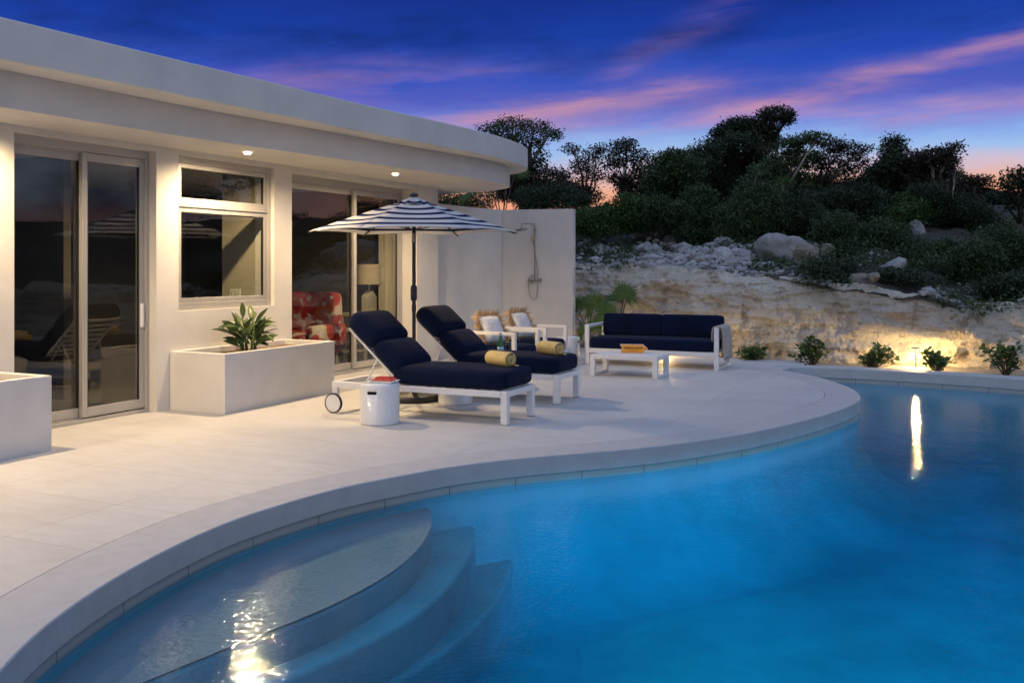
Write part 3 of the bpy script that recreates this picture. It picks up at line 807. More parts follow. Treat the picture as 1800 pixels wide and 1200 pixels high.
# ------------------------------------------------------------------ loungers
FA = R(-24.5)
fx = Vector((math.cos(FA), math.sin(FA))); fy = Vector((-fx.y, fx.x))
def fw(o, a, b, z=0): p = Vector((o[0],o[1])) + fx*a + fy*b; return Vector((p.x,p.y,z))
def make_lounger():
    W = .70; LN = 2.05; zt = .33
    r = thing('sun_lounger', 'x', 'sun lounger', (0,0,0), FA, 'pair of navy cushioned white sun loungers')
    b = MB()
    for y0 in (0, W-.05): b.box((-LN, y0, zt-.062), (-.072, y0+.05, zt))
    b.box((-LN, .05, zt-.06), (-LN+.05, W-.05, zt-.002)); b.box((-.055, .07, zt-.06), (-.005, W-.07, zt-.002))
    for k in range(11): x = -.16-k*.112; b.box((x-.03, .05, zt-.03), (x+.03, W-.05, zt-.006))
    b.box((-1.30,.05,zt-.05),(-1.26,W-.05,zt-.008)); b.box((-1.72,.05,zt-.05),(-1.68,W-.05,zt-.008))
    b.build('frame', M['white_metal'], r, bevel=.004)
    for y0 in (0, W-.07):
        b = MB(); b.box((-.07, y0, .004), (0, y0+.07, zt+.001)); lg = b.build('leg', M['white_metal'], r, bevel=.004)
        b = MB(); b.box((-.068, y0+.002, 0), (-.002, y0+.068, .0045)); b.build('foot_pad', M['rubber'], lg)
    for y0 in (.003, W-.053):
        b = MB(); b.box((-LN+.005, y0, .085), (-LN+.065, y0+.05, zt-.063)); b.build('leg', M['white_metal'], r, bevel=.003)
    for yc in (-.022, W+.022):
        b = MB(); b.lathe([(0,-.013),(.092,-.013),(.094,0),(.092,.013),(0,.013)], 40, (-LN+.04, yc, .105), axis='y'); wh = b.build('wheel', M['white_metal'], r, smooth=40)
        b = MB(); b.lathe([(.0925,-.016),(.103,-.015),(.105,0),(.103,.015),(.0925,.016),(.0925,-.016)], 40, (-LN+.04, yc, .105), axis='y'); b.build('tyre', M['rubber'], wh, smooth=40)
    # backrest
    an = R(41); hx, hz = -1.27, .365
    dB = Vector((-math.cos(an),0,math.sin(an))); nB = Vector((math.sin(an),0,math.cos(an)))
    def bp(t, y, k): return Vector((hx,y,hz)) + dB*t + nB*k
    b = MB()
    for y in (.075, W-.075): b.bar(bp(-.05,y,0), bp(.80,y,0), .03, .022, nB)
    for k in range(8): b.bar(bp(.06+k*.10,.09,0), bp(.06+k*.10,W-.09,0), .05, .012, nB)
    b.build('backrest_frame', M['white_metal'], r, bevel=.003)
    for y in (.12, W-.12):
        b = MB(); b.bar(bp(.36,y,-.012), (-1.70,y,zt-.03), .018, .012, (0,1,0)); b.bar(bp(.35,y,-.012), (-1.32,y,zt-.03), .018, .012, (0,1,0))
        b.build('prop', M['white_metal'], r)
    b = MB(); b.rbox((-.665,W/2,.335+.095), (1.30,W-.02,.185), .062, 13, .016, puff=.006); b.build('seat_cushion', M['navy'], r, smooth=180, weld=True)
    Mr = Matrix(((-dB.x, 0, nB.x),(0,1,0),(-dB.z,0,nB.z)))      # local x down the back, z out of it
    for t0, t1, th in ((.03,.445,.185),(.43,.87,.195)):
        b = MB(); c = bp((t0+t1)/2, W/2, .016+th/2); b.rbox(c, (t1-t0,W-.02,th), .085, 13, .022, Mr, puff=.006)
        b.build('back_cushion' if t0 < .2 else 'head_cushion', M['navy'], r, smooth=180, weld=True)
    return r
a1 = gp(894,747.7); a1 = Vector((-.05, 9.18))
lg1 = make_lounger(); lg1.location = (a1.x, a1.y, 0)
lg1['label'] = 'nearer navy cushioned sun lounger with the white drum stool at its head'
a2 = Vector((.522, 10.58))
lg2 = copy_tree(lg1); lg2.location = (a2.x, a2.y, 0)
lg2['label'] = 'farther navy sun lounger standing between the nearer one and the armchairs'

def towel(o, a, b, rot, label):
    p = fw(o, a, b, .531)
    t = thing('rolled_towel', label, 'towel', p, FA+rot, 'rolled yellow towels on the loungers')
    L, r = .33, .080
    mb = MB(); n = 40
    sec = []
    for k in range(n): th = 2*PI*k/n; sec.append((r*math.cos(th)*1.04, r*math.sin(th)*.95 + r*.93))
    prof = [(-L/2, .86), (-L/2+.008,.95), (-L/2+.03,1), (0,1.015), (L/2-.03,1), (L/2-.008,.95), (L/2,.86)]
    vs = []; 
    for x, s_ in prof:
        for (yy, zz_) in sec: vs.append((x, yy*s_, (zz_-r*.93)*s_ + r*.93))
    fs = [(i*n+k, i*n+(k+1)%n, (i+1)*n+(k+1)%n, (i+1)*n+k) for i in range(len(prof)-1) for k in range(n)]
    mb.add(vs, fs); mb.build('roll', M['towel'], t, smooth=180)
    for sg in (-1, 1):                                     # the coiled layers at both ends
        mb = MB(); pts = []
        for k in range(110):
            th = k/110*2*PI*3.2; rr = .008 + .052*k/110
            pts.append((sg*(L/2-.004+.006*(1-k/110)), rr*math.cos(th)*1.04, r*.93 + rr*math.sin(th)*.95))
        mb.tube(pts, .0062, 6)
        co_l = mb.build('coil', M['towel'], t, smooth=180)
        mb = MB(); mb.lathe([(0,0),(.066,0)], 24, (sg*(L/2-.012),0,r*.93), axis='x'); mb.build('coil_shade', M['towel_shade'], co_l)  # dark disc paints the shade between the coils
    mb = MB(); mb.rbox((0,.085,.008),(L*.98,.05,.014),.006,5); mb.build('edge', M['towel'], t, smooth=180)
towel(a1, -.27, .43, R(-24), 'rolled yellow towel lying on the nearer lounger')
towel(a2, -.22, .30, R(-27), 'rolled yellow towel lying on the farther lounger')

def stool(loc, rz, label, slot=True, rad=.195, hgt=.40):
    s_ = thing('drum_stool', label, 'stool', (loc[0],loc[1],0), rz, 'white glazed ceramic drum stools')
    mb = MB(); n = 72; zs = [0.004,.012,.03,.30,.33,.36,.385,.395,.40]; zs = [.0,.006,.02,.302,.332,.362,.386,.396,.40]
    rr = [rad-.01,rad-.004,rad,rad*1.0,rad,rad,rad,rad-.004,rad-.014]
    vs = []
    for z, r_ in zip(zs, rr):
        for k in range(n): t = 2*PI*k/n; vs.append((r_*math.cos(t), r_*math.sin(t), z))
    fs = []
    gap = lambda i, k: slot and i == 3 and any(abs(((k+.5)/n*360 - c + 180) % 360 - 180) < 13 for c in (270, 90))
    for i in range(len(zs)-1):
        for k in range(n):
            if gap(i, k): continue
            fs.append((i*n+k, i*n+(k+1)%n, (i+1)*n+(k+1)%n, (i+1)*n+k))
    m = len(zs)-1
    vs.append((0,0,.402)); c = len(vs)-1
    for k in range(n): fs.append((m*n+k, m*n+(k+1)%n, c))
    mb.add(vs, fs); o = mb.build('drum', M['ceramic'], s_, smooth=50)
    sd = o.modifiers.new('wall','SOLIDIFY'); sd.thickness = .012
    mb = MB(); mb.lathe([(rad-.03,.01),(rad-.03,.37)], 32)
    mb.build('inside', M['black'], s_, smooth=180)  # black core stands in for the shade inside the hollow drum
    return s_
stool((-1.310, 9.355), R(-16), 'white ceramic drum stool with the plate of fruit on top')
stool((-.640, 10.70), R(40), 'white drum stool standing mostly hidden under the nearer lounger')
stool((-.12, 12.12), R(60), 'white drum stool behind the farther lounger carrying the green bottle')
stool((.915, 15.5), R(68), 'white drum stool standing at the foot of the shower wall end')

pt_ = thing('fruit_plate', 'small white plate with red watermelon sticks on the drum stool', 'plate', (-1.268, 9.33, .4025), FA+R(6))
mb = MB(); mb.prism([(-.11,-.075),(.11,-.075),(.11,.075),(-.11,.075)], 0, .006); mb.add([(-.11,-.075,.004),(.11,-.075,.004),(.11,.075,.004),(-.11,.075,.004),(-.135,-.095,.02),(.135,-.095,.02),(.135,.095,.02),(-.135,.095,.02)], [(0,1,5,4),(1,2,6,5),(2,3,7,6),(3,0,4,7)])
po = mb.build('plate', M['ceramic'], pt_); sd = po.modifiers.new('t','SOLIDIFY'); sd.thickness = .004
rn = random.Random(5)
for k in range(9):
    x = -.088 + k*.022
    mb = MB(); mb.bar((x-.012,-.07,.016+.006), (x+.02,.05,.036+.004*(k%2)), .016, .022); mb.build('melon_stick', M['melon'], pt_, bevel=.003)
    if k < 7:
        mb = MB(); mb.bar((x+.006,-.02,.043), (x+.03,.066,.05), .016, .018); mb.build('melon_stick', M['melon'], pt_, bevel=.003)
bo = thing('water_bottle', 'green glass water bottle with pale blue label on a drum stool', 'bottle', (-.145, 12.05, .4025))
mb = MB(); mb.lathe([(0,0),(.038,0),(.041,.008),(.041,.15),(.036,.18),(.020,.225),(.015,.25),(.0145,.285),(.017,.287),(.017,.297),(0,.297)], 28); mb.build('glass', M['bottle'], bo, smooth=40)
mb = MB(); mb.lathe([(.0418,.03),(.0418,.125)], 28); mb.build('label', M['label'], bo, smooth=180)
mb = MB(); mb.lathe([(.0165,.262),(.0175,.298),(0,.3)], 20); mb.build('cap', M['label'], bo, smooth=40)
gl = thing('drinking_glass', 'clear straight tumbler standing beside the green water bottle', 'glass', (-.055, 12.10, .4025))
mb = MB(); mb.lathe([(.0,.0),(.031,0),(.034,.15),(.031,.15),(.028,.012),(0,.012)], 24); mb.build('tumbler', M['tumbler'], gl, smooth=40)

# ------------------------------------------------------------------ parasol
um = thing('parasol', 'open navy and white striped parasol on a dark pole', 'parasol', (-1.135, 10.93, 0))
mb = MB(); mb.lathe([(0,0),(.29,0),(.30,.012),(.30,.05),(.285,.07),(.09,.085),(.06,.11),(0,.11)], 44); base = mb.build('base', M['black'], um, smooth=40)
mb = MB(); mb.lathe([(.0,.08),(.032,.08),(.032,.34),(.03,.36),(0,.36)], 20); mb.tube([(.03,0,.25),(.075,0,.25)], .012, 8); mb.build('base_tube', M['black'], base, smooth=40)
mb = MB(); mb.tube([(0,0,.08),(0,0,2.33)], .0215, 16); mb.build('pole', M['navy_pole'], um, smooth=40)
mb = MB(); mb.tube([(0,0,1.83),(0,0,1.93)], .026, 16); mb.build('collar', M['steel'], um, smooth=40)
mb = MB(); mb.rbox((.0,-.01,1.24),(.075,.085,.19),.03,7); mb.tube([(0,-.05,1.24),(-.0,-.085,1.24)], .012, 8); mb.build('crank_housing', M['navy_pole'], um, smooth=180)
mb = MB(); mb.rbox((.0,-.0,1.065),(.05,.05,.10),.018,6); mb.build('tilt_knob', M['navy_pole'], um, smooth=180)
RR, ZA, ZR, DEL = 1.19, 2.325, 1.945, R(8)
def cano(sec, a, t, rr=RR, za=ZA, zr=ZR):
    """panel sec, a across 0..1, t from apex to rim"""
    A = DEL + sec*PI/3; v0 = Vector((math.cos(A),math.sin(A))); v1 = Vector((math.cos(A+PI/3),math.sin(A+PI/3)))
    p = (v0*(1-a) + v1*a)*rr*t
    k = 4*a*(1-a)
    z = za - (za-zr)*(t**1.13) - .035*k*t*(1-t)*2.2 + .02*k*t**4
    p *= 1 - .03*k*t**3
    return Vector((p.x, p.y, z))
mb = MB(); NA, NTt = 9, 29; uvs = []
for sec in range(6):
    o = len(mb.v)
    for j in range(NTt):
        for i in range(NA): 
            t = .055 + .945*j/(NTt-1); mb.v.append(cano(sec, i/(NA-1), t)); uvs.append((i/(NA-1), t))
    for j in range(NTt-1):
        for i in range(NA-1): mb.f.append((o+j*NA+i, o+j*NA+i+1, o+(j+1)*NA+i+1, o+(j+1)*NA+i))
can = mb.build('canopy', M['canopy'], um, smooth=180)
def set_uv(o, uvs):
    l = o.data.uv_layers.new(name='UVMap')
    for lp in o.data.loops: l.data[lp.index].uv = uvs[lp.vertex_index]
set_uv(can, uvs)
sd = can.modifiers.new('t','SOLIDIFY'); sd.thickness = .004
mb = MB(); uvs = []
for sec in range(6):
    o = len(mb.v)
    for j in range(6):
        for i in range(5):
            t = .02 + .98*j/5; q_ = cano(sec, i/4, t, .27, ZA+.035, ZA-.085); mb.v.append(q_); uvs.append((i/4, .05+.22*t))
    for j in range(5):
        for i in range(4): mb.f.append((o+j*5+i, o+j*5+i+1, o+(j+1)*5+i+1, o+(j+1)*5+i))
vt = mb.build('vent_flap', M['canopy'], can, smooth=180); set_uv(vt, uvs); sd = vt.modifiers.new('t','SOLIDIFY'); sd.thickness = .004
mb = MB(); mb.lathe([(0,ZA+.03),(.045,ZA+.03),(.05,ZA+.05),(.03,ZA+.07),(0,ZA+.075)], 20); mb.build('finial', M['navy_pole'], um, smooth=40)
for k in range(6):
    A = DEL + k*PI/3; d = Vector((math.cos(A), math.sin(A), 0))
    pts = [cano(k, 0, t) + Vector((0,0,-.014)) for t in (.03,.25,.5,.75,.99)]
    mb = MB(); mb.tube(pts, .008, 6); rb = mb.build('rib', M['navy_pole'], um, smooth=180)
    mb = MB(); mb.tube([d*.03+Vector((0,0,1.97)), cano(k,0,.52)+Vector((0,0,-.02))], .006, 6); mb.build('strut', M['navy_pole'], rb, smooth=180)
    mb = MB(); e = cano(k,0,1.0); mb.rbox(e+d*.004-Vector((0,0,.006)), (.022,.022,.02), .008, 4); mb.build('tip_cap', M['navy_pole'], rb, smooth=180)

# ------------------------------------------------------------------ sofa, table, armchairs
def sled_side(b, y, x0, x1, zt, s_=.07, w=.045):
    pass
SO = Vector((1.150, 14.955))
sofa = thing('sofa', 'long white framed outdoor sofa with two navy back cushions before the cliff', 'sofa', (SO.x,SO.y,0), FA)
SL, SD = 2.12, .88
for x0 in (0, SL-.07):
    b = MB(); b.box((x0,0,0),(x0+.07,.05,.63)); b.box((x0,SD-.05,0),(x0+.07,SD,.63)); b.box((x0+.001,.05,0),(x0+.069,SD-.05,.04)); b.box((x0+.001,.05,.585),(x0+.069,SD-.05,.63))
    b.build('arm_frame', M['white_metal'], sofa, bevel=.004)
b = MB(); b.box((.07,.003,.19),(SL-.07,.047,.26)); b.box((.07,SD-.047,.19),(SL-.07,SD-.003,.26))
for k in range(9): b.box((.07,.08+k*.087,.235),(SL-.07,.13+k*.087,.252))
b.build('seat_frame', M['white_metal'], sofa, bevel=.003)
b = MB(); b.box((.07,SD-.047,.40),(SL-.07,SD-.02,.45)); b.box((.07,SD-.047,.585),(SL-.07,SD-.02,.628)); b.build('back_rail', M['white_metal'], sofa, bevel=.003)
b = MB(); b.rbox((SL/2,.40,.262+.085),(SL-.15,.80,.165),.045,13,.012); b.build('seat_cushion', M['navy'], sofa, smooth=180, weld=True)
Mt = Matrix.Rotation(R(-8), 3, 'X')
for k in range(2):
    hw = (SL-.16)/2; b = MB(); b.rbox((.08+hw/2+k*hw, .735, .60),(hw-.006,.18,.36),.045,11,.0,Mt,puff=.008); b.build('back_cushion', M['navy'], sofa, smooth=180, weld=True)
# knitted throw over the right arm
thr = thing('throw_blanket', 'grey knitted throw draped over the right arm of the sofa', 'blanket', fw(SO, SL-.035, .42), FA)
mb = MB(); rn = random.Random(2)
prof = [(-.075,.42),(-.078,.50),(-.072,.58),(-.055,.632),(-.02,.652),(.02,.652),(.055,.636),(.075,.59),(.085,.50),(.09,.40),(.094,.30),(.098,.22),(.10,.185)]
pr = catmull(prof, 4)
def tfn(a, b):
    i = b*(len(pr)-1); p = pr[int(round(i))]
    y = -.385 + .60*a + .04*(b-.5)*(a-.5)
    fold = .018*math.sin(a*15+b*1.5)*min(1, abs(b-.38)*3) + .012*math.sin(a*31+1)
    return (p.x + (fold if p.x > 0 else -fold*.5), y, p.y + .004*math.sin(a*40))
mb.grid(tfn, 46, len(pr)); tb = mb.build('blanket', M['throw'], thr, smooth=180); sd = tb.modifiers.new('t','SOLIDIFY'); sd.thickness = .022; sd.offset = 1
mb = MB()
for k in range(40):
    y = -.38+.60*k/39; mb.tube([(.105,y,.19),(.106+rn.uniform(-.008,.008),y+rn.uniform(-.01,.01),.135)], .004, 4)
mb.build('tassels', M['throw'], thr)

TO = Vector((1.105, 13.395)); TL, TD = .98, .62
ct = thing('coffee_table', 'low white slatted coffee table in front of the sofa', 'table', (TO.x,TO.y,0), FA)
for x0 in (0, TL-.07):
    b = MB(); b.box((x0,0,0),(x0+.07,.07,.30)); b.box((x0,TD-.07,0),(x0+.07,TD,.30)); b.box((x0+.001,.07,0),(x0+.069,TD-.07,.04)); b.build('leg_frame', M['white_metal'], ct, bevel=.004)
b = MB(); b.box((.07,.002,.245),(TL-.07,.048,.30)); b.box((.07,TD-.048,.245),(TL-.07,TD-.002,.30)); 
for x0 in (.001,TL-.069): b.box((x0,.07,.245),(x0+.068,TD-.07,.299))
for k in range(7): b.box((.07,.055+k*.0737,.275),(TL-.07,.055+k*.0737+.066,.2965))
b.build('table_top', M['white_metal'], ct, bevel=.003)
# orange arrow sign
sg_p = fw(TO, .50, .48, .3012)
sgn = thing('arrow_sign', 'orange arrow shaped sign with black lettering standing on the coffee table', 'sign', sg_p, FA+R(16))
W_, H_ = .40, .125
outl = [(-W_/2,0),(W_/2-.07,0),(W_/2,H_*.5),(W_/2-.07,H_),(-W_/2,H_),(-W_/2+.03,H_*.5)]
mb = MB(); n = len(outl)
mb.add([(x,-.016,z) for x,z in outl]+[(x,.016,z) for x,z in outl], [tuple(range(n)), tuple(reversed(range(n,2*n)))]+[(i,n+i,n+(i+1)%n,(i+1)%n) for i in range(n)])
mb.build('board', M['paper'], sgn, bevel=.002)
mb = MB(); cx_, cz_ = .0, H_/2; o2_ = [(cx_+(x-cx_)*.965, cz_+(z-cz_)*.93) for x,z in outl]
mb.add([(x,-.0175,z) for x,z in o2_]+[(x,-.0162,z) for x,z in o2_], [tuple(range(n))]+[(i,n+i,n+(i+1)%n,(i+1)%n) for i in range(n)])
mb.build('orange_face', M['orange'], sgn)
mb = MB(); mb.lathe([(0,0),(.009,0)], 12, (W_/2-.03,-.0185,H_/2), axis='y'); mb.build('dot', M['melon'], sgn)
def text(s_, size, loc, parent, name, mat):
    c = bpy.data.curves.new(name, 'FONT'); c.body = s_; c.size = size; c.align_x = 'CENTER'; c.align_y = 'CENTER'; c.extrude = .0006; c.offset = .0009
    tmp = bpy.data.objects.new(name, c); COL.objects.link(tmp); bpy.context.view_layer.update()
    me = bpy.data.meshes.new_from_object(tmp.evaluated_get(bpy.context.evaluated_depsgraph_get()))
    bpy.data.objects.remove(tmp); me.materials.clear(); me.materials.append(mat)
    o = bpy.data.objects.new(name, me); COL.objects.link(o); o.parent = parent; o.location = loc; o.rotation_euler = (PI/2,0,0); return o
text('TURKS & CAICOS', .034, (-.012,-.0188,.070), sgn, 'lettering', M['ink'])
mb = MB()                                              # the small second line is too fine to read in the photo
for x0, x1 in ((-.075,-.045),(-.038,-.002),(.006,.05)): mb.box((x0,-.0189,.030),(x1,-.0176,.035))
mb.build('small_lettering', M['ink'], sgn)

CA = R(-29)
def make_chair():
    r = thing('lounge_chair', 'x', 'armchair', (0,0,0), CA, 'white framed outdoor armchairs with navy seats')
    W, D = .76, .84
    for y0 in (0, W-.055):
        b = MB(); b.box((-.055,y0,0),(0,y0+.055,.63)); b.box((-D,y0,0),(-D+.055,y0+.055,.63)); b.box((-D+.055,y0+.001,0),(-.055,y0+.054,.04)); b.box((-D+.055,y0+.001,.585),(-.055,y0+.054,.63))
        b.build('arm_frame', M['white_metal'], r, bevel=.004)
    b = MB(); b.box((-.05,.055,.18),(-.005,W-.055,.25)); b.box((-D+.005,.055,.18),(-D+.05,W-.055,.25))
    for k in range(8): b.box((-.13-k*.087,.055,.225),(-.08-k*.087,W-.055,.242))
    b.build('seat_frame', M['white_metal'], r, bevel=.003)
    b = MB(); b.box((-D+.005,.055,.40),(-D+.035,W-.055,.45)); b.box((-D+.005,.055,.56),(-D+.035,W-.055,.605)); b.build('back_rail', M['white_metal'], r, bevel=.003)
    b = MB(); b.rbox((-.41,W/2,.25+.09),(.80,W-.12,.18),.055,13,.014); b.build('seat_cushion', M['navy'], r, smooth=180, weld=True)
    return r
ch1 = make_chair(); C1 = Vector((.040,13.08)); ch1.location = (C1.x,C1.y,0); ch1['label'] = 'nearer white armchair with navy seat, closest to the loungers'
ch2 = copy_tree(ch1); C2 = Vector((.505,14.10)); ch2.location = (C2.x,C2.y,0); ch2['label'] = 'farther white armchair with navy seat, next to the shower wall'
cxv = Vector((math.cos(CA), math.sin(CA))); cyv = Vector((-cxv.y, cxv.x))
def make_pillow():
    r = thing('fringed_pillow', 'x', 'pillow', (0,0,0), 0, 'white pillows with straw fringe on the armchairs')
    S = .42
    def pf(sg):
        def fn(a, b):
            x, y = a*2-1, b*2-1
            pin = 1 - .06*(abs(x)*abs(y))
            th = .075*max(0,(1-x**4))**.55*max(0,(1-y**4))**.55
            return (sg*th, x*S/2*pin*(1 if sg > 0 else 1), y*S/2*pin)
        return fn
    b = MB(); b.grid(pf(1), 21, 21); b.grid(pf(-1), 21, 21); b.build('cover', M['pillow'], r, smooth=180, weld=True)
    b = MB(); rn = random.Random(8)
    for side in range(4):
        for k in range(170):
            t = rn.uniform(-1,1)*S/2; L = rn.uniform(.06,.135); sp_ = rn.gauss(0,.55); fl = rn.gauss(0,.10)
            if side == 0: p = Vector((0,t,S/2)); d = Vector((fl*8,sp_,1))
            elif side == 1: p = Vector((0,t,-S/2)); d = Vector((fl*8,sp_,-1))
            elif side == 2: p = Vector((0,S/2,t)); d = Vector((fl*8,1,sp_))
            else: p = Vector((0,-S/2,t)); d = Vector((fl*8,-1,sp_))
            d.normalize(); q_ = p + d*L; m_ = p + d*L*.5 + Vector((rn.uniform(-.012,.012),)*3)
            sd_ = d.cross(Vector((1,0,0))).normalized()*rn.uniform(.0035,.007)
            b.add([p-sd_, p+sd_, m_+sd_*1.1, q_, m_-sd_*1.1], [(0,1,2,4),(4,2,3)])
    b.build('fringe', M['fringe'], r)
    return r
def put_pillow(o, C, a, b, z, label, yaw=0, lean=-24):
    p = C + cxv*a + cyv*b; o.location = (p.x,p.y,z); o.rotation_euler = (0, R(lean), CA+R(yaw)); o['label'] = label
p1 = make_pillow(); put_pillow(p1, C1, -.60, .40, .635, 'straw fringed white pillow leaning on the nearer armchair', -12)
p2 = copy_tree(p1); put_pillow(p2, C2, -.60, .36, .635, 'straw fringed white pillow leaning on the farther armchair', -6)

# ------------------------------------------------------------------ cliff and hillside
CB = [(-9,24.5),(-5,22.6),(-1.5,20.6),(.6,19.2),(1.3,18.9),(2.2,18.2),(3.12,17.3),(4.0,16.65),(4.85,16.1),(5.7,15.75),(6.5,15.35),(7.25,14.95),(8.0,14.6),(10,13.4),(13,11.0),(17,6.5),(19,1.0)]
CBs = catmull(CB, 10)
TOPY = [(-3000,455),(960,462),(1013,464),(1080,464),(1150,468),(1200,474),(1250,478),(1290,487),(1325,481),(1360,484),(1400,490),(1440,497),(1475,501),(1498,500),(1525,502),(1545,508),(1580,516),(1640,520),(1700,535),(1750,533),(1800,530),(1900,525),(9000,515)]
def topz(p):
    x = CX + p.x/max(p.y,.5)*F; d = min(p.y, 20)
    for (xa,ya),(xb,yb) in zip(TOPY, TOPY[1:]):
        if xa <= x <= xb: y = ya + (yb-ya)*(x-xa)/(xb-xa); break
    else: y = 525
    if p.y < 12: return .95 + .2*mnoise.noise(Vector((p.x,p.y,0)))
    return H - (y-YH)/F*d
NU = len(CBs)
def curve_at(a):
    i = a*(NU-1); k = min(int(i), NU-2); f = i-k
    p = CBs[k]*(1-f) + CBs[k+1]*f
    t = (CBs[min(k+2,NU-1)] - CBs[max(k-1,0)]).normalized()
    return p, Vector((-t.y, t.x))                                     # normal pointing away from the pool (left of travel)
def fbm(v, o=5): return mnoise.fractal(v, 1.0, 2.0, o)
def cliff(a, b):
    p, nn = curve_at(a)
    zt = topz(p); z = -.25 + (zt+.25)*b
    off = .45*b - .022*abs(fbm(Vector((p.x*2.2+z*1.6, p.y*2.2, z*5-p.x*1.5)), 3)) + .018*fbm(Vector((p.x*9, p.y*9, z*11)), 3) + .03*abs(fbm(Vector((p.x*6, p.y*6, z*7+2)), 4)) + .22*fbm(Vector((p.x*.8, p.y*.8, z*1.1))) + .07*fbm(Vector((p.x*3, p.y*3, z*3.5+7))) + .05*fbm(Vector((p.x*1.2, p.y*1.2, z*9)), 3)
    if b > .82: off += (b-.82)**2*6
    q_ = p + nn*off
    return Vector((q_.x, q_.y, z + (.06*fbm(Vector((p.x*2,p.y*2,3))) if b > .9 else 0)))
mb = MB(); mb.grid(lambda a, b: cliff(.5 + (a-.5)*(.50 + .50*(2*abs(a-.5))**2.2), b), 1100, 84)
tag(mb.build('rock_cliff', M['cliff'], smooth=180), kind='structure')
def slope_xy(a, d):
    p, nn = curve_at(a); q_ = p + nn*(.50 + d); zt = topz(p)
    lift = .22*min(d,7) + .08*max(0,min(d,16)-7) - .02*max(0,d-16)
    if q_.x > 6: lift *= 1.15
    z = zt - .10 + lift + .16*fbm(Vector((q_.x*.6,q_.y*.6,1.5)))*min(1,d+.3) + .05*fbm(Vector((q_.x*2.5,q_.y*2.5,5)))
    return Vector((q_.x, q_.y, z))
mb = MB(); mb.grid(lambda a, b: slope_xy(a, 42*b**2.2), 300, 60)
tag(mb.build('hillside', M['slope'], smooth=180), kind='structure')
from mathutils.bvhtree import BVHTree
_bvh = BVHTree.FromPolygons([tuple(p) for p in mb.v], mb.f)
def land(x, y):
    h = _bvh.ray_cast(Vector((x,y,60)), Vector((0,0,-1)))
    return h[0].z if h[0] is not None else 2.0

def rock_mesh(mb, c, r, seed, sq=(1,1,.7), sub=1):
    bm = bmesh.new(); bmesh.ops.create_icosphere(bm, subdivisions=sub, radius=1)
    rn = random.Random(seed); off = Vector((rn.uniform(0,50),rn.uniform(0,50),rn.uniform(0,50)))
    rot = Matrix.Rotation(rn.uniform(0,6.28),3,'Z') @ Matrix.Rotation(rn.uniform(-.5,.5),3,'X')
    amp = .75 if sub < 2 else .62 if sub < 3 else .30
    vs = []
    for v in bm.verts:
        k = 1 + amp*mnoise.noise(v.co*1.1+off) + .14*mnoise.noise(v.co*3+off) + (.05*mnoise.noise(v.co*8+off) if sub > 2 else 0)
        vs.append(rot @ Vector((v.co.x*sq[0]*k*r, v.co.y*sq[1]*k*r, v.co.z*sq[2]*k*r)) + Vector(c))
    mb.add(vs, [tuple(v.index for v in f.verts) for f in bm.faces]); bm.free()
BOULD = [ # px, py (centre), D, radius m, squash, label, warm
 (1377,446,18.3,.60,(1.05,.9,.62),'largest rounded grey boulder resting on top of the cliff',0),
 (1412,453,17.75,.30,(.8,.8,1.0),'upright cream boulder leaning on the front of the largest one',1),
 (1452,441,18.6,.26,(1,.8,.7),'cream boulder right of the largest boulder, half behind leaves',1),
 (1611,410,20.0,.25,(.75,.6,1.25),'pointed pale rock standing among bushes high on the slope',0),
 (1138,403,20.4,.17,(1,.8,.8),'white rock on the summit of the left rubble pile',0),
 (1150,412,20.2,.22,(1,.8,.7),'white block just below the summit of the left rubble pile',0),
 (1200,416,20.0,.25,(1.2,.8,.6),'white block below the bushes right of the rubble pile',0),
 (1269,420,19.6,.24,(1.3,.8,.6),'flat white slab left of the largest boulder, upper one',0),
 (1290,437,19.2,.18,(.9,.8,.9),'bluish white round stone left of the largest boulder',0),
 (1264,455,18.5,.25,(1,.8,.85),'chunky pale rock on the cliff edge left of the largest boulder',0),
 (1232,446,18.8,.17,(1.1,.8,.7),'pale rock lying in the left rubble above the sofa',0),
 (1308,456,18.4,.22,(1.1,.8,.7),'grey rock touching the left flank of the largest boulder',0),
 (1512,492,16.6,.22,(1.1,.7,.8),'brown weathered rock jutting from the cliff edge',1),
 (1535,488,16.2,.20,(1.6,.6,.45),'tilted slab lying beside the brown weathered rock',1),
 (1352,483,17.2,.13,(1,.8,.8),'small cream stone perched on the cliff lip',1),
 (1570,470,17.2,.28,(1.5,.7,.5),'low pale slab in the right patch of scree',0),
]
for k,(x,y,D,r_,sq,lab,wm) in enumerate(BOULD):
    p = dp(x,y,D); gz = land(p.x,p.y)
    mb = MB(); rock_mesh(mb, (0,0,0), r_*(1 if r_ > .27 else .85), 40+k, sq, 4 if r_ > .4 else 2)
    o = mb.build('boulder', M['rock_warm'] if wm else M['rock'], smooth=(180 if r_ > .4 else None)); 
    o.location = (p.x, p.y, min(p.z, gz + r_*sq[2]*.75) if D > 17.5 else p.z)
    tag(o, lab, 'rock', 'loose limestone boulders on the cliff top')
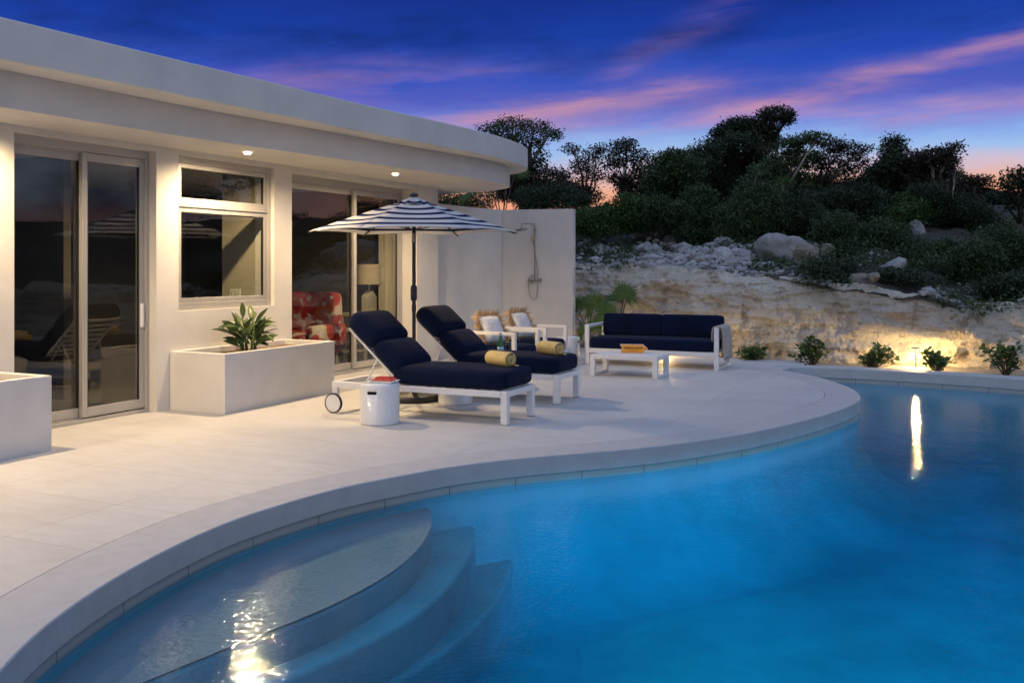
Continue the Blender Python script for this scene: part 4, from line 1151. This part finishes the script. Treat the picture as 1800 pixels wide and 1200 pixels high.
# loose rubble (uncountable)
rn = random.Random(21); mb = MB()
for k in range(5200):
    if rn.random() < .62: x = rn.triangular(985, 1340, 1090)
    else: x = rn.uniform(985, 1880)
    d = abs(rn.gauss(0,1.4)) if rn.random() < .5 else rn.uniform(0,3.6)
    d = max(d, .30 + .12*rn.random())
    # find a on the curve for this px
    r0 = (x-CX)/F
    best = min(range(0,NU,2), key=lambda i: abs(CBs[i].x - r0*CBs[i].y) if CBs[i].y > 8 else 99)
    a = min(max(best/(NU-1) + rn.uniform(-.008,.008),0),1)
    q_ = slope_xy(a, d-.18)
    dens = mnoise.noise(Vector((q_.x*.55, q_.y*.55, 9)))
    if x > 1340 and dens < .02: continue
    sz = min(.17, .023*math.exp(rn.gauss(0,.65))) * (1.25 if x < 1300 else 1)
    if d < .15: sz *= .7
    rock_mesh(mb, q_ + Vector((0,0,sz*.25)), sz, k, (1.2,.9,.65), 1)
tag(mb.build('rubble', M['rock']), 'loose white limestone rubble scattered over the cliff top', 'rubble', kind='stuff')

# ------------------------------------------------------------------ trees and shrubs
def gc(rn): return max(-1.35, min(1.35, rn.gauss(0,1)))
def leafball(mb, c, rad, n, size, rn, flat=.0, clump=14):
    """n leaves in small clumps through an ellipsoid; clumps leave gaps"""
    c = Vector(c); nc = max(1, n//clump)
    for i in range(nc):
        while True:
            p = Vector((rn.uniform(-1,1),rn.uniform(-1,1),rn.uniform(-1,1)))
            if p.length <= 1 and (p.length > .45 or rn.random() < .35): break
        cc = c + Vector((p.x*rad[0], p.y*rad[1], p.z*rad[2]))
        cs = rn.uniform(.6,1.4)*size*1.25
        for k in range(clump):
            q_ = cc + Vector((gc(rn)*cs, gc(rn)*cs, gc(rn)*cs*.55))
            L = size*rn.uniform(.6,1.3); w = L*rn.uniform(.38,.6)
            d = Vector((rn.gauss(0,1),rn.gauss(0,1),rn.gauss(-.15,.7))).normalized()
            s_ = d.cross(Vector((rn.gauss(0,.5),rn.gauss(0,.5),1))).normalized()*w/2
            m_ = q_ + d*L*.5; up = d.cross(s_).normalized()*w*.12
            mb.v += [q_, m_+s_+up, q_+d*L, m_-s_+up]; o = len(mb.v)-4
            mb.f.append((o,o+1,o+2,o+3))
def tree(label, D, base_px, lobes, dens, leaf, mat=None, bark='bark', group='trees on the hillside', cat='tree', name='tree', lean=0, tr=.09, size=.12, dj=1.0, grow=1.0):
    rn = random.Random(hash(label) % 99991 if False else sum(ord(ch)*(i+3) for i,ch in enumerate(label)))
    b = dp(base_px, YH-60, D); bz = land(b.x, b.y) - .08
    root = thing(name, label, cat, (b.x, b.y, bz), 0, group)
    o = Vector((b.x,b.y,bz)); cm = MB(); tm = MB()
    sc = D/F; lc = []
    size *= .72
    for (x,y,rx,ry) in lobes:
        dd = D + rn.uniform(-.7,.7)*dj; p = dp(x,y,dd) - o; lc.append((p, rx*sc*grow, ry*sc*grow))
    zs = sorted(l[0].z for l in lc); zlow = max(.25, zs[0]*.55)
    cen = sum((l[0] for l in lc), Vector())/len(lc)
    fork = Vector((cen.x*.35, cen.y*.35, zlow))
    tm.tube([(0,0,-.15),(fork.x*.3,fork.y*.3,zlow*.4),fork], [tr*1.25,tr*.95,tr*.75], 8)
    for (p, rx, rz) in lc:
        mid = fork.lerp(p, .5) + Vector((rn.uniform(-.15,.15),rn.uniform(-.15,.15),rn.uniform(-.05,.15)))
        tip = p + Vector((0,0,rz*.2))
        tm.tube([fork, mid, tip], [tr*.6,tr*.38,tr*.12], 6)
        for k in range(5):
            e = p + Vector((rn.uniform(-1,1)*rx,rn.uniform(-1,1)*rx,rn.uniform(-.8,.9)*rz))*.85
            s0 = mid.lerp(tip, rn.uniform(.2,.9)); m2 = s0.lerp(e,.5)+Vector((0,0,rn.uniform(-.05,.1)))
            tm.tube([s0,m2,e], [tr*.22,tr*.14,tr*.05], 5, cap=False)
        vol = rx*rx*rz
        n = int(dens*7.0*(rx*rz)**.85)
        leafball(cm, p, (rx*1.0, max(rx*.9,.3), rz), n, size, rn)
    tm.build('trunk', M[bark], root, smooth=180); cm.build('crown', M[leaf] if isinstance(leaf,str) else leaf, root)
    return root
TR = [
 ('spreading flat topped tree rising above the curved roof end',25,918,[(868,226,30,9),(900,218,36,11),(938,222,34,11),(968,236,24,10),(900,240,34,11),(930,252,30,12),(945,275,20,14),(895,262,20,10)],900,'leaf_mid','bark',.12,.11),
 ('dark leafy tree between roof end and the open sky gap',23,935,[(925,305,40,28),(968,318,40,26),(905,338,36,20),(945,345,45,22),(985,338,30,20),(890,310,24,18)],1500,'leaf_brown','bark',.08,.11),
 ('thin see-through tree with sparse leaves left of the sky gap',24,1025,[(1004,262,18,9),(1035,275,22,10),(1020,292,20,12),(1050,262,14,8),(1045,305,24,14),(1020,330,28,16)],1000,'leaf_brown','bark',.06,.10),
 ('sparse crooked tree with pale bent trunk in the sky gap',23,1100,[(1086,262,28,11),(1102,252,18,7),(1080,282,26,13),(1122,275,22,12),(1090,312,24,14),(1128,300,24,16),(1110,338,26,16)],1150,'leaf_brown','pale_bark',.06,.11),
 ('round bushy tree right of the sky gap with pale leaf tips',22,1185,[(1165,284,24,14),(1190,276,26,14),(1160,315,30,26),(1205,300,34,26),(1185,345,46,30)],1900,'leaf_mid','bark',.09,.11),
 ('dense dark tree below and left of the tallest crown',23,1252,[(1238,268,26,14),(1225,292,34,22),(1262,292,34,28),(1250,335,46,34)],2000,'leaf_dark','bark',.10,.11),
 ('tallest dark tree with a small cap shaped top crown',24,1318,[(1268,248,26,18),(1285,228,24,13),(1306,218,28,11),(1336,226,30,15),(1364,200,27,11),(1382,208,12,9),(1345,250,30,16),(1300,258,36,24),(1325,300,46,32),(1285,330,44,32)],2200,'leaf_dark','bark',.16,.11),
 ('green crowned tree with two pale forked trunks right of the tallest',22,1352,[(1388,258,22,14),(1412,246,24,9),(1436,242,18,8),(1376,285,30,20),(1415,280,30,18),(1350,305,30,22),(1400,318,34,20)],1700,'leaf_mid','pale_bark',.08,.11),
 ('airy tree letting the orange sunset shine through its crown',23,1418,[(1462,256,26,14),(1488,262,28,14),(1450,285,28,16),(1500,285,26,16),(1520,262,10,5),(1480,310,30,16),(1445,318,24,16)],1250,'leaf_brown','pale_bark',.07,.10),
 ('narrow column shaped dark tree with a round top',24,1572,[(1572,250,17,10),(1571,268,22,12),(1575,290,28,16),(1556,305,30,22),(1580,325,40,26),(1535,335,34,24)],2100,'leaf_dark','bark',.10,.11),
 ('broad dark flat topped tree right of the column shaped one',23,1650,[(1612,284,24,16),(1640,276,28,16),(1664,282,18,16),(1672,262,8,7),(1678,256,6,4),(1620,318,36,28),(1660,318,30,28),(1640,345,48,30)],2300,'leaf_brown','pale_bark',.11,.11),
 ('small lone tree against the pale sky near the right edge',24,1718,[(1702,316,18,9),(1724,318,20,10),(1715,336,26,12),(1700,352,24,14)],1700,'leaf_brown','bark',.06,.10),
 ('loose leaved tree cut off by the right edge of the photo',18.5,1795,[(1790,305,14,9),(1772,325,18,11),(1800,330,22,16),(1762,342,16,9),(1788,352,24,12),(1820,315,22,18)],1300,'leaf_dark','bark',.05,.10),
 ('gap filling low tree behind the pale trunks',26,1475,[(1400,345,50,22),(1460,348,50,22),(1520,345,46,24),(1350,350,46,24)],1500,'leaf_dark','bark',.07,.12),
 ('thin pale stemmed sapling left of the pale forked trunks',20.5,1322,[(1316,318,14,9),(1334,300,14,9),(1328,340,16,10),(1345,322,12,8)],1100,'leaf_mid','pale_bark',.04,.09),
 ('leaning pale stemmed sapling above the largest boulder',20.0,1368,[(1362,335,14,9),(1376,318,14,8),(1384,345,14,9),(1352,352,14,9)],1100,'leaf_green','pale_bark',.04,.09),
 ('bare looking pale sapling in front of the broad flat topped tree',20.8,1672,[(1668,318,10,7),(1680,300,9,7),(1660,340,12,8)],800,'leaf_brown','pale_bark',.045,.09),
 ('dark background tree behind the round bushy tree',27,1170,[(1130,332,40,22),(1180,322,44,30),(1230,325,44,32)],1700,'leaf_dark','bark',.08,.12),
 ('dark background tree behind and below the tallest crown',27,1330,[(1280,315,44,36),(1340,320,44,36),(1390,332,40,28)],1700,'leaf_dark','bark',.08,.12),
 ('dark background tree between the airy and column shaped trees',27,1500,[(1440,340,40,14),(1500,334,36,16),(1545,318,30,28)],1600,'leaf_dark','bark',.08,.12),
 ('dark background tree behind the broad flat topped one',27,1640,[(1590,318,40,34),(1650,325,44,34),(1692,345,34,22)],1700,'leaf_brown','bark',.08,.12),
 ('dim background tree low between roof end and sky gap',27,950,[(900,330,40,22),(960,338,44,20),(1020,345,36,16)],1500,'leaf_brown','bark',.08,.12),
]
for (lab,D,bx,lobes,dens,leaf,bark,tr_,size) in TR:
    tree(lab, D, bx, lobes, dens, leaf, None, bark, tr=tr_, size=size, grow=1.12 if leaf == 'leaf_dark' else 1.0)
BU = [
 ('bright green bush right above the shower wall end',20.6,[(1035,388,26,20),(1062,382,26,20),(1045,402,30,12)],2300,'leaf_green'),
 ('yellow green bush left of the white rubble pile',20.9,[(1090,380,28,20),(1100,358,20,14),(1112,392,22,14),(1080,398,22,10)],2300,'leaf_green'),
 ('dark bush directly behind the white rubble pile',21.2,[(1150,372,34,24),(1172,390,30,16),(1130,360,26,18)],2000,'leaf_mid'),
 ('tangled bush above the flat white slab',20.6,[(1212,378,34,26),(1228,348,26,20),(1240,392,30,22),(1225,410,30,14)],2000,'leaf_mid'),
 ('dark green bush behind the largest boulder',20.0,[(1300,385,38,30),(1322,350,30,24),(1330,400,32,22),(1290,412,28,16),(1355,378,34,30)],2000,'leaf_mid'),
 ('shaded bush below the pale forked trunks',20.2,[(1400,385,40,30),(1398,352,26,22),(1430,400,34,24),(1385,415,30,14)],2000,'leaf_dark'),
 ('leafy bush right behind the cream boulders',18.9,[(1462,415,26,24),(1478,440,24,18),(1470,395,30,20)],2100,'leaf_mid'),
 ('bush in shadow under the airy tree',20.8,[(1490,372,40,28),(1512,345,26,18),(1465,350,24,18),(1525,385,36,26),(1545,360,30,20)],1900,'leaf_dark'),
 ('yellow tipped bush below the column shaped tree',20.4,[(1588,362,28,18),(1610,372,26,16),(1575,385,34,22)],2000,'leaf_green'),
 ('large dark bush behind the pointed pale rock',21.0,[(1640,372,40,30),(1628,345,30,22),(1665,395,36,26),(1620,400,32,24)],1900,'leaf_dark'),
 ('scrubby bush left of the pointed pale rock',19.2,[(1572,420,30,22),(1548,405,28,20)],1900,'leaf_mid'),
 ('dark bush at the foot of the small lone tree',20.5,[(1700,372,32,26),(1722,390,30,22)],1900,'leaf_dark'),
 ('wide green bush in front of the pointed pale rock',18.2,[(1625,452,34,24),(1660,445,32,22),(1640,470,36,18)],2000,'leaf_mid'),
 ('dense green bush over the cliff edge near the right',17.2,[(1690,470,38,28),(1722,455,34,26),(1705,500,36,18)],2100,'leaf_mid'),
 ('tall bush at the right edge above the cliff',17.5,[(1762,430,36,28),(1790,455,36,34),(1745,462,30,24)],2000,'leaf_mid'),
 ('low bush draping over the cliff lip at the right',15.9,[(1740,512,30,16),(1775,505,30,18),(1800,498,26,18)],2200,'leaf_dark'),
 ('bush rooted in the cliff lip hanging down its face',16.9,[(1455,482,24,14),(1472,500,20,16),(1480,470,22,14),(1440,470,20,12)],2000,'leaf_dark'),
 ('dark scrub between the scree patch and the cliff edge',16.6,[(1590,490,30,14),(1620,500,32,14),(1565,482,22,8)],2000,'leaf_dark'),
 ('dim shrub behind the garden wall under the roof end',21.0,[(800,358,34,14),(838,352,30,14),(775,352,24,14)],1700,'leaf_mid'),
 ('dim dark shrub behind the shower wall',21.5,[(940,352,30,20),(985,350,32,22),(1010,360,26,20)],1700,'leaf_dark'),
]
for lab,D,lobes,dens,leaf in BU:
    tree(lab, D, lobes[0][0], lobes, dens, leaf, None, 'bark', 'bushes on the hillside', 'bush', 'bush', tr=.025, size=.085, dj=.5, grow=1.3)
# trees beyond the right edge, mirrored in the far glass door
for k,(X,Y,hgt) in enumerate(((14.2,19.2,4.2),(16.2,20.6,4.8),(18.0,18.2,4.4),(13.2,16.2,3.2))):
    gz = land(X,Y); rn = random.Random(300+k)
    r = thing('tree', 'dark tree beyond the right edge mirrored in the far glass door', 'tree', (X,Y,gz-.1), 0, 'trees mirrored in the glass')
    tm = MB(); tm.tube([(0,0,0),(.1,0,hgt*.4),(0,.1,hgt*.75)], [.1,.08,.04], 8); tm.build('trunk', M['bark'], r, smooth=180)
    cm = MB()
    for j in range(7): leafball(cm, (rn.uniform(-.9,.9),rn.uniform(-.9,.9),hgt*rn.uniform(.4,1)), (.7,.7,.45), 420, .13, rn)
    cm.build('crown', M['leaf_dark'], r)
# undergrowth: low leaves creeping over the slope
rn = random.Random(77); mb = MB()
for k in range(1700):
    a = rn.uniform(.22,.80); d = rn.uniform(-.1,9); q_ = slope_xy(a, d)
    x = CX + q_.x/q_.y*F
    dn = mnoise.noise(Vector((q_.x*.7,q_.y*.7,4)))
    if x < 1330 and d < 2.6 and dn < .30: continue
    if x >= 1330 and dn < -.10: continue
    leafball(mb, q_ + Vector((0,0,.08)), (.28,.28,rn.uniform(.06,.22)), 42, .075, rn, clump=7)
tag(mb.build('undergrowth', M['leaf_mid']), 'low dark scrub creeping over the stony hillside', 'undergrowth', kind='stuff')

# clusia-like shrubs in the bed
def shrub(px, pyb, D, wpx, hpx, seed, label, lean=0.0):
    b = dp(px, pyb, D); rn = random.Random(seed); sc = D/F
    W, Hh = wpx*sc/2, hpx*sc
    r = thing('shrub', label, 'shrub', (b.x,b.y,-.066), 0, 'round leaved shrubs planted along the cliff foot')
    tm = MB(); lm = MB()
    nb = 13
    for k in range(nb):
        t = k/(nb-1)*2-1
        top = Vector((t*W*rn.uniform(.6,1.0)+lean*Hh, rn.uniform(-.6,.6)*W, Hh*rn.uniform(.55,1.0)*(1-.35*t*t)))
        mid = top*.5 + Vector((rn.uniform(-.03,.03),0,-.02))
        tm.tube([(0,0,-.03),mid,top],[.012,.009,.004],5)
        for q_ in range(20):
            f = 1 - .62*rn.random()**1.5; p = (mid.lerp(top,(f-.5)*2) if f > .5 else Vector((0,0,0)).lerp(mid,f*2))
            a = rn.uniform(0,2*PI); e = rn.uniform(-.5,.9); L = rn.uniform(.065,.105); w = L*.7
            d = Vector((math.cos(a)*math.cos(e),math.sin(a)*math.cos(e),math.sin(e)))
            p = p + d*.025
            s_ = d.cross(Vector((rn.gauss(0,.6),rn.gauss(0,.6),1)))
            s_ = s_.normalized() if s_.length > .1 else Vector((1,0,0))
            up = s_.cross(d)
            vs = [p, p+d*L*.35+s_*w*.36+up*.006, p+d*L*.72+s_*w*.48+up*.008, p+d*L+s_*w*.12, p+d*L-s_*w*.12, p+d*L*.72-s_*w*.48+up*.008, p+d*L*.35-s_*w*.36+up*.006]
            lm.add(vs, [(0,1,2,3,4,5,6)])
    tm.build('stems', M['bark'], r, smooth=180); lm.build('leaves', M['leaf_shrub'], r)
shrub(1322, 634, 15.75, 56, 32, 1, 'low spreading shrub beside the draped sofa arm')
shrub(1428, 640, 15.2, 58, 54, 2, 'dark round leaved shrub behind the corner of the deck')
shrub(1528, 648, 14.75, 62, 46, 3, 'half lit shrub leaning right, left of the garden lamp', .35)
shrub(1645, 656, 14.35, 54, 42, 4, 'brightly lit shrub just right of the garden lamp')
shrub(1768, 662, 13.9, 66, 64, 5, 'tall dark shrub nearest the right edge, beyond the pool')
# fan palms
def fan_palm(loc, hgt, nf, rad, seed, label, tilt=.5):
    rn = random.Random(seed)
    r = thing('fan_palm', label, 'palm', loc, 0, 'fan palms near the garden wall')
    tm = MB(); tm.tube([(0,0,-.1),(0,0,hgt*.45)],[.055,.045],8); lm = MB()
    for k in range(nf):
        a = 2*PI*k/nf + rn.uniform(-.4,.4); e = rn.uniform(.45,1.4)
        d = Vector((math.cos(a)*math.cos(e),math.sin(a)*math.cos(e),math.sin(e)))
        c = Vector((0,0,hgt*.42)) + d*hgt*.58
        if k == 0: d = Vector((.12,-.15,1)).normalized(); c = Vector((0,0,hgt*.42)) + d*hgt*.58
        nrm = Vector((d.x*.8+rn.uniform(-.3,.3), d.y*.8-.75, .35+rn.uniform(-.2,.3))).normalized()
        tm.tube([(0,0,hgt*.40),c*.6+Vector((0,0,hgt*.18)),c],[.012,.010,.008],5)
        if k == 0: nrm = Vector((-.15,-.95,.25)).normalized()
        ax = (d - nrm*d.dot(nrm)); ax.normalize(); sx = nrm.cross(ax).normalized()
        nl = 22; span = R(rn.uniform(200,270))
        for j in range(nl):
            t = (j/(nl-1)-.5)*span; q_ = ax*math.cos(t)+sx*math.sin(t); L = rad*rn.uniform(.88,1.05)*(1-.22*abs(t)/2.3)
            s_ = q_.cross(nrm).normalized(); hw = L*.55*math.tan(span/nl/2)*1.02
            pl_ = nrm*rad*.018
            m0 = c + q_*L*.55; dr = Vector((0,0,-L*rn.uniform(.08,.22))) - nrm*L*.10
            lm.add([c, m0-s_*hw-pl_, m0+pl_, m0+s_*hw-pl_, c+q_*L+dr], [(0,1,2),(0,2,3),(1,4,2),(2,4,3)])
    tm.build('trunk', M['bark'], r, smooth=180); lm.build('fronds', M['frond'], r)
fan_palm((1.93,17.0,-.066), 1.12, 7, .34, 3, 'fan palm against the cliff left of the sofa back')
fan_palm((1.60,16.9,-.066), .62, 6, .30, 9, 'short dark fan palm in the corner behind the shower wall end')
fan_palm((1.45,17.9,-.066), .9, 6, .34, 14, 'shaded fan palm at the cliff foot beside the shower wall')
fan_palm((-.2,19.0,land(-.2,20.3)-.4), 1.95, 8, .42, 21, 'fan palm showing its head above the garden wall')

# ------------------------------------------------------------------ garden lamps
def garden_lamp(x, y, label, e, hgt=.37):
    r = thing('garden_lamp', label, 'lamp', (x,y,-.066), 0, 'low path lamps at the cliff foot')
    mb = MB(); mb.tube([(0,0,-.05),(0,0,hgt)], .009, 8); mb.build('stem', M['black'], r, smooth=40)
    mb = MB(); mb.lathe([(0,hgt+.02),(.02,hgt+.018),(.075,hgt+.004),(.075,hgt-.002),(0,hgt-.002)], 28); hd = mb.build('lamp_head', M['black'], r, smooth=40)
    mb = MB(); mb.lathe([(.012,hgt-.004),(.055,hgt-.004)], 24); mb.build('lens', M['lens_dim'], hd)
    add_light('POINT', 'path_light', (0,-.0,hgt-.022), e, (1,.66,.26), parent=r, shadow_soft_size=.015)
g1 = dp(1610, 640, 15.0)
garden_lamp(g1.x, g1.y, 'lit path lamp on a thin stem beyond the pool', 260, .315)
garden_lamp(2.72, 16.75, 'lit path lamp hidden behind the sofa back', 150)

# ------------------------------------------------------------------ pool lights
POOL = (.24,.78,1.0)
for k,(x,y,z,tx,ty,tz,e,ang) in enumerate(((4.5,1.22,-.45, 2.2,7.8,-1.0, 2100,54),(.6,.92,-.45, 2.3,6.0,-1.1, 950,62),(6.0,1.86,-.45, 4.6,6.8,-1.1, 1150,66))):
    o = add_light('SPOT', 'pool_light', (x,y,z), e, POOL, spot_size=R(ang), spot_blend=.8, shadow_soft_size=.012)
    aim(o, (tx,ty,tz))
    pl_r = thing('pool_lamp', 'underwater lamp with an added spill shield in the near pool wall ' + ('shining toward the loungers','nearest the pool steps','shining toward the rounded terrace tip')[k], 'pool lamp', (x,y,z), math.atan2(ty-y, tx-x), 'underwater pool lamps')
    f = MB(); f.box((-.10,-.45,.022),(.62,.45,.034)); f.build('spill_shield', M['plaster'], pl_r, bevel=.004)  # oversized shield, added only to keep the beam from spilling upward
    f = MB(); f.lathe([(.0,-.10),(.10,-.10),(.11,-.06),(.09,-.06),(.09,-.09),(0,-.09)], 24, (0,0,-.10), axis='x'); f.build('body', M['steel'], pl_r, smooth=40)

# ------------------------------------------------------------------ world
w = bpy.data.worlds.new('World'); scene.world = w; w.use_nodes = True
t = w.node_tree; t.nodes.clear(); nt = NT(t)
out = nt.n('ShaderNodeOutputWorld'); bg = nt.n('ShaderNodeBackground')
tc = nt.n('ShaderNodeTexCoord').outputs['Generated']
sp = nt.n('ShaderNodeSeparateXYZ'); nt.set(sp.inputs[0], tc)
X, Y, Z = sp.outputs
az = nt.m('ARCTAN2', X, Y)
hyp = nt.m('SQRT', nt.m('ADD', nt.m('MULTIPLY', X, X), nt.m('MULTIPLY', Y, Y)))
el = nt.m('DIVIDE', Z, nt.m('MAXIMUM', hyp, .001))                   # tan of elevation
cmb = nt.n('ShaderNodeCombineXYZ'); nt.set(cmb.inputs[0], az); nt.set(cmb.inputs[1], nt.m('SUBTRACT', el, nt.m('MULTIPLY', az, .06))); cmb.inputs[2].default_value = 0
cp = cmb.outputs[0]
warp = nt.noise(nt.mapping(cp, scale=(3.0,9.0,1)), 1.6, 5, .6)
wv = nt.m('SUBTRACT', warp, .5)
e2 = nt.m('ADD', el, nt.m('MULTIPLY', wv, .045))
ev = nt.m('MULTIPLY', e2, 2.0, clamp=True)
SKY = [(0,(.90,.34,.16)),(.12,(.92,.36,.20)),(.165,(.85,.44,.30)),(.20,(.66,.52,.62)),(.235,(.36,.53,.84)),(.268,(.27,.44,.84)),(.30,(.17,.24,.72)),(.346,(.080,.115,.53)),(.40,(.026,.082,.50)),(.48,(.011,.052,.38)),(.57,(.008,.030,.25)),(.68,(.006,.016,.15)),(.85,(.012,.025,.2)),(1,(.02,.04,.24))]
base = nt.ramp(ev, SKY)
# streaky cloud layers
st1 = nt.noise(nt.mapping(cp, scale=(2.2,20,1), rot=(0,0,0)), 1.5, 6, .58, .4)
st2 = nt.noise(nt.mapping(cp, scale=(1.3,11,1), loc=(4,2,0)), 1.8, 7, .6, .6)
def band(cx, cy, slope, wd, lo, hi, soft=.08):
    d = nt.m('SUBTRACT', e2, nt.m('ADD', cy, nt.m('MULTIPLY', nt.m('SUBTRACT', az, cx), slope)))
    g = nt.m('POWER', 2.718, nt.m('MULTIPLY', nt.m('MULTIPLY', nt.m('DIVIDE', d, wd), nt.m('DIVIDE', d, wd)), -1.0))
    mk = nt.m('MULTIPLY', nt.rng(az, lo-soft, lo+soft, 0, 1, True), nt.rng(az, hi-soft, hi+soft, 1, 0, True))
    return nt.m('MULTIPLY', g, mk)
pk = nt.m('ADD', band(.06,.168,.10,.013,-.08,.22), nt.m('ADD', band(.34,.181,.17,.012,.17,.75), nt.m('MULTIPLY', band(.15,.225,.50,.014,.08,.24,.05), .25)))
pk = nt.m('ADD', pk, nt.m('MULTIPLY', band(.2,.148,.03,.010,-.1,.6), .55))
pk = nt.m('ADD', pk, nt.m('MULTIPLY', band(-.06,.19,.0,.02,-.3,.05), .35))
pk = nt.m('MULTIPLY', pk, nt.rng(st1, .38, .64, .05, 1.0), clamp=True)
lil = nt.m('MULTIPLY', nt.rng(st2, .46, .66), nt.m('MULTIPLY', nt.rng(el, .12, .165, .0, .9), nt.rng(el, .17, .24, 1, .05)))
c = nt.mix(nt.m('MULTIPLY', lil, .6), base, (.11,.14,.47,1))
c = nt.mix(nt.m('MULTIPLY', pk, .8), c, (.74,.34,.36,1))
dk = nt.m('MULTIPLY', nt.rng(nt.noise(nt.mapping(cp, scale=(2,7,1), loc=(9,3,0)), 1.6, 6, .6), .5, .7), nt.rng(el, .17, .24))
c = nt.mix(nt.m('MULTIPLY', dk, .85), c, (.008,.024,.15,1))
# away from the sunset: dull clouded sky with a pink rim
cl = nt.noise(nt.mapping(tc, scale=(1,1,2.6)), 2.6, 7, .62, .3)
bk = nt.mix(nt.rng(cl,.45,.62), (.08,.11,.19,1), (.50,.60,.82,1))
bk = nt.mix(nt.rng(el, .015, .075, 1, 0, True), bk, (.55,.27,.21,1))
bk = nt.mix(nt.rng(Y, .0, -.5, 0, 1, True), bk, nt.mix(1.0, bk, (1.9,1.85,1.75,1), 'MULTIPLY'))
sidef = nt.rng(Y, .32, .62, 1, 0, True)
c = nt.mix(sidef, c, bk)
# the high sky lights the terrace
zen = nt.rng(Z, .52, .80, 0, 1, True)
zc = nt.mix(nt.rng(cl,.35,.7), (.33,.47,.86,1), (.50,.64,.95,1))
c = nt.mix(zen, c, zc)
c = nt.mix(nt.rng(Z, -.02, 0.0, 1, 0), c, (.03,.03,.035,1))
nt.set(bg.inputs[0], c); bg.inputs[1].default_value = 1.0
t.links.new(bg.outputs[0], out.inputs[0])

# ------------------------------------------------------------------ camera, view
cam = bpy.data.cameras.new('camera'); co_ = bpy.data.objects.new('camera', cam); COL.objects.link(co_)
co_.location = (0,0,H); co_.rotation_euler = (PI/2,0,0)
cam.sensor_width = 36; cam.lens = F/1800*36; cam.shift_y = -(600-YH)/1800; cam.clip_start = .05; cam.clip_end = 6000
scene.camera = co_
scene.view_settings.view_transform = 'Standard'; scene.view_settings.look = 'None'; scene.view_settings.exposure = 0; scene.view_settings.gamma = 1
cy = scene.cycles
cy.use_denoising = True
try: cy.denoiser = 'OPENIMAGEDENOISE'
except Exception: pass
cy.max_bounces = 8; cy.diffuse_bounces = 3; cy.glossy_bounces = 4; cy.transmission_bounces = 4; cy.transparent_max_bounces = 12
cy.sample_clamp_indirect = 6; cy.caustics_reflective = False; cy.caustics_refractive = False
cy.use_adaptive_sampling = True; cy.adaptive_threshold = .015
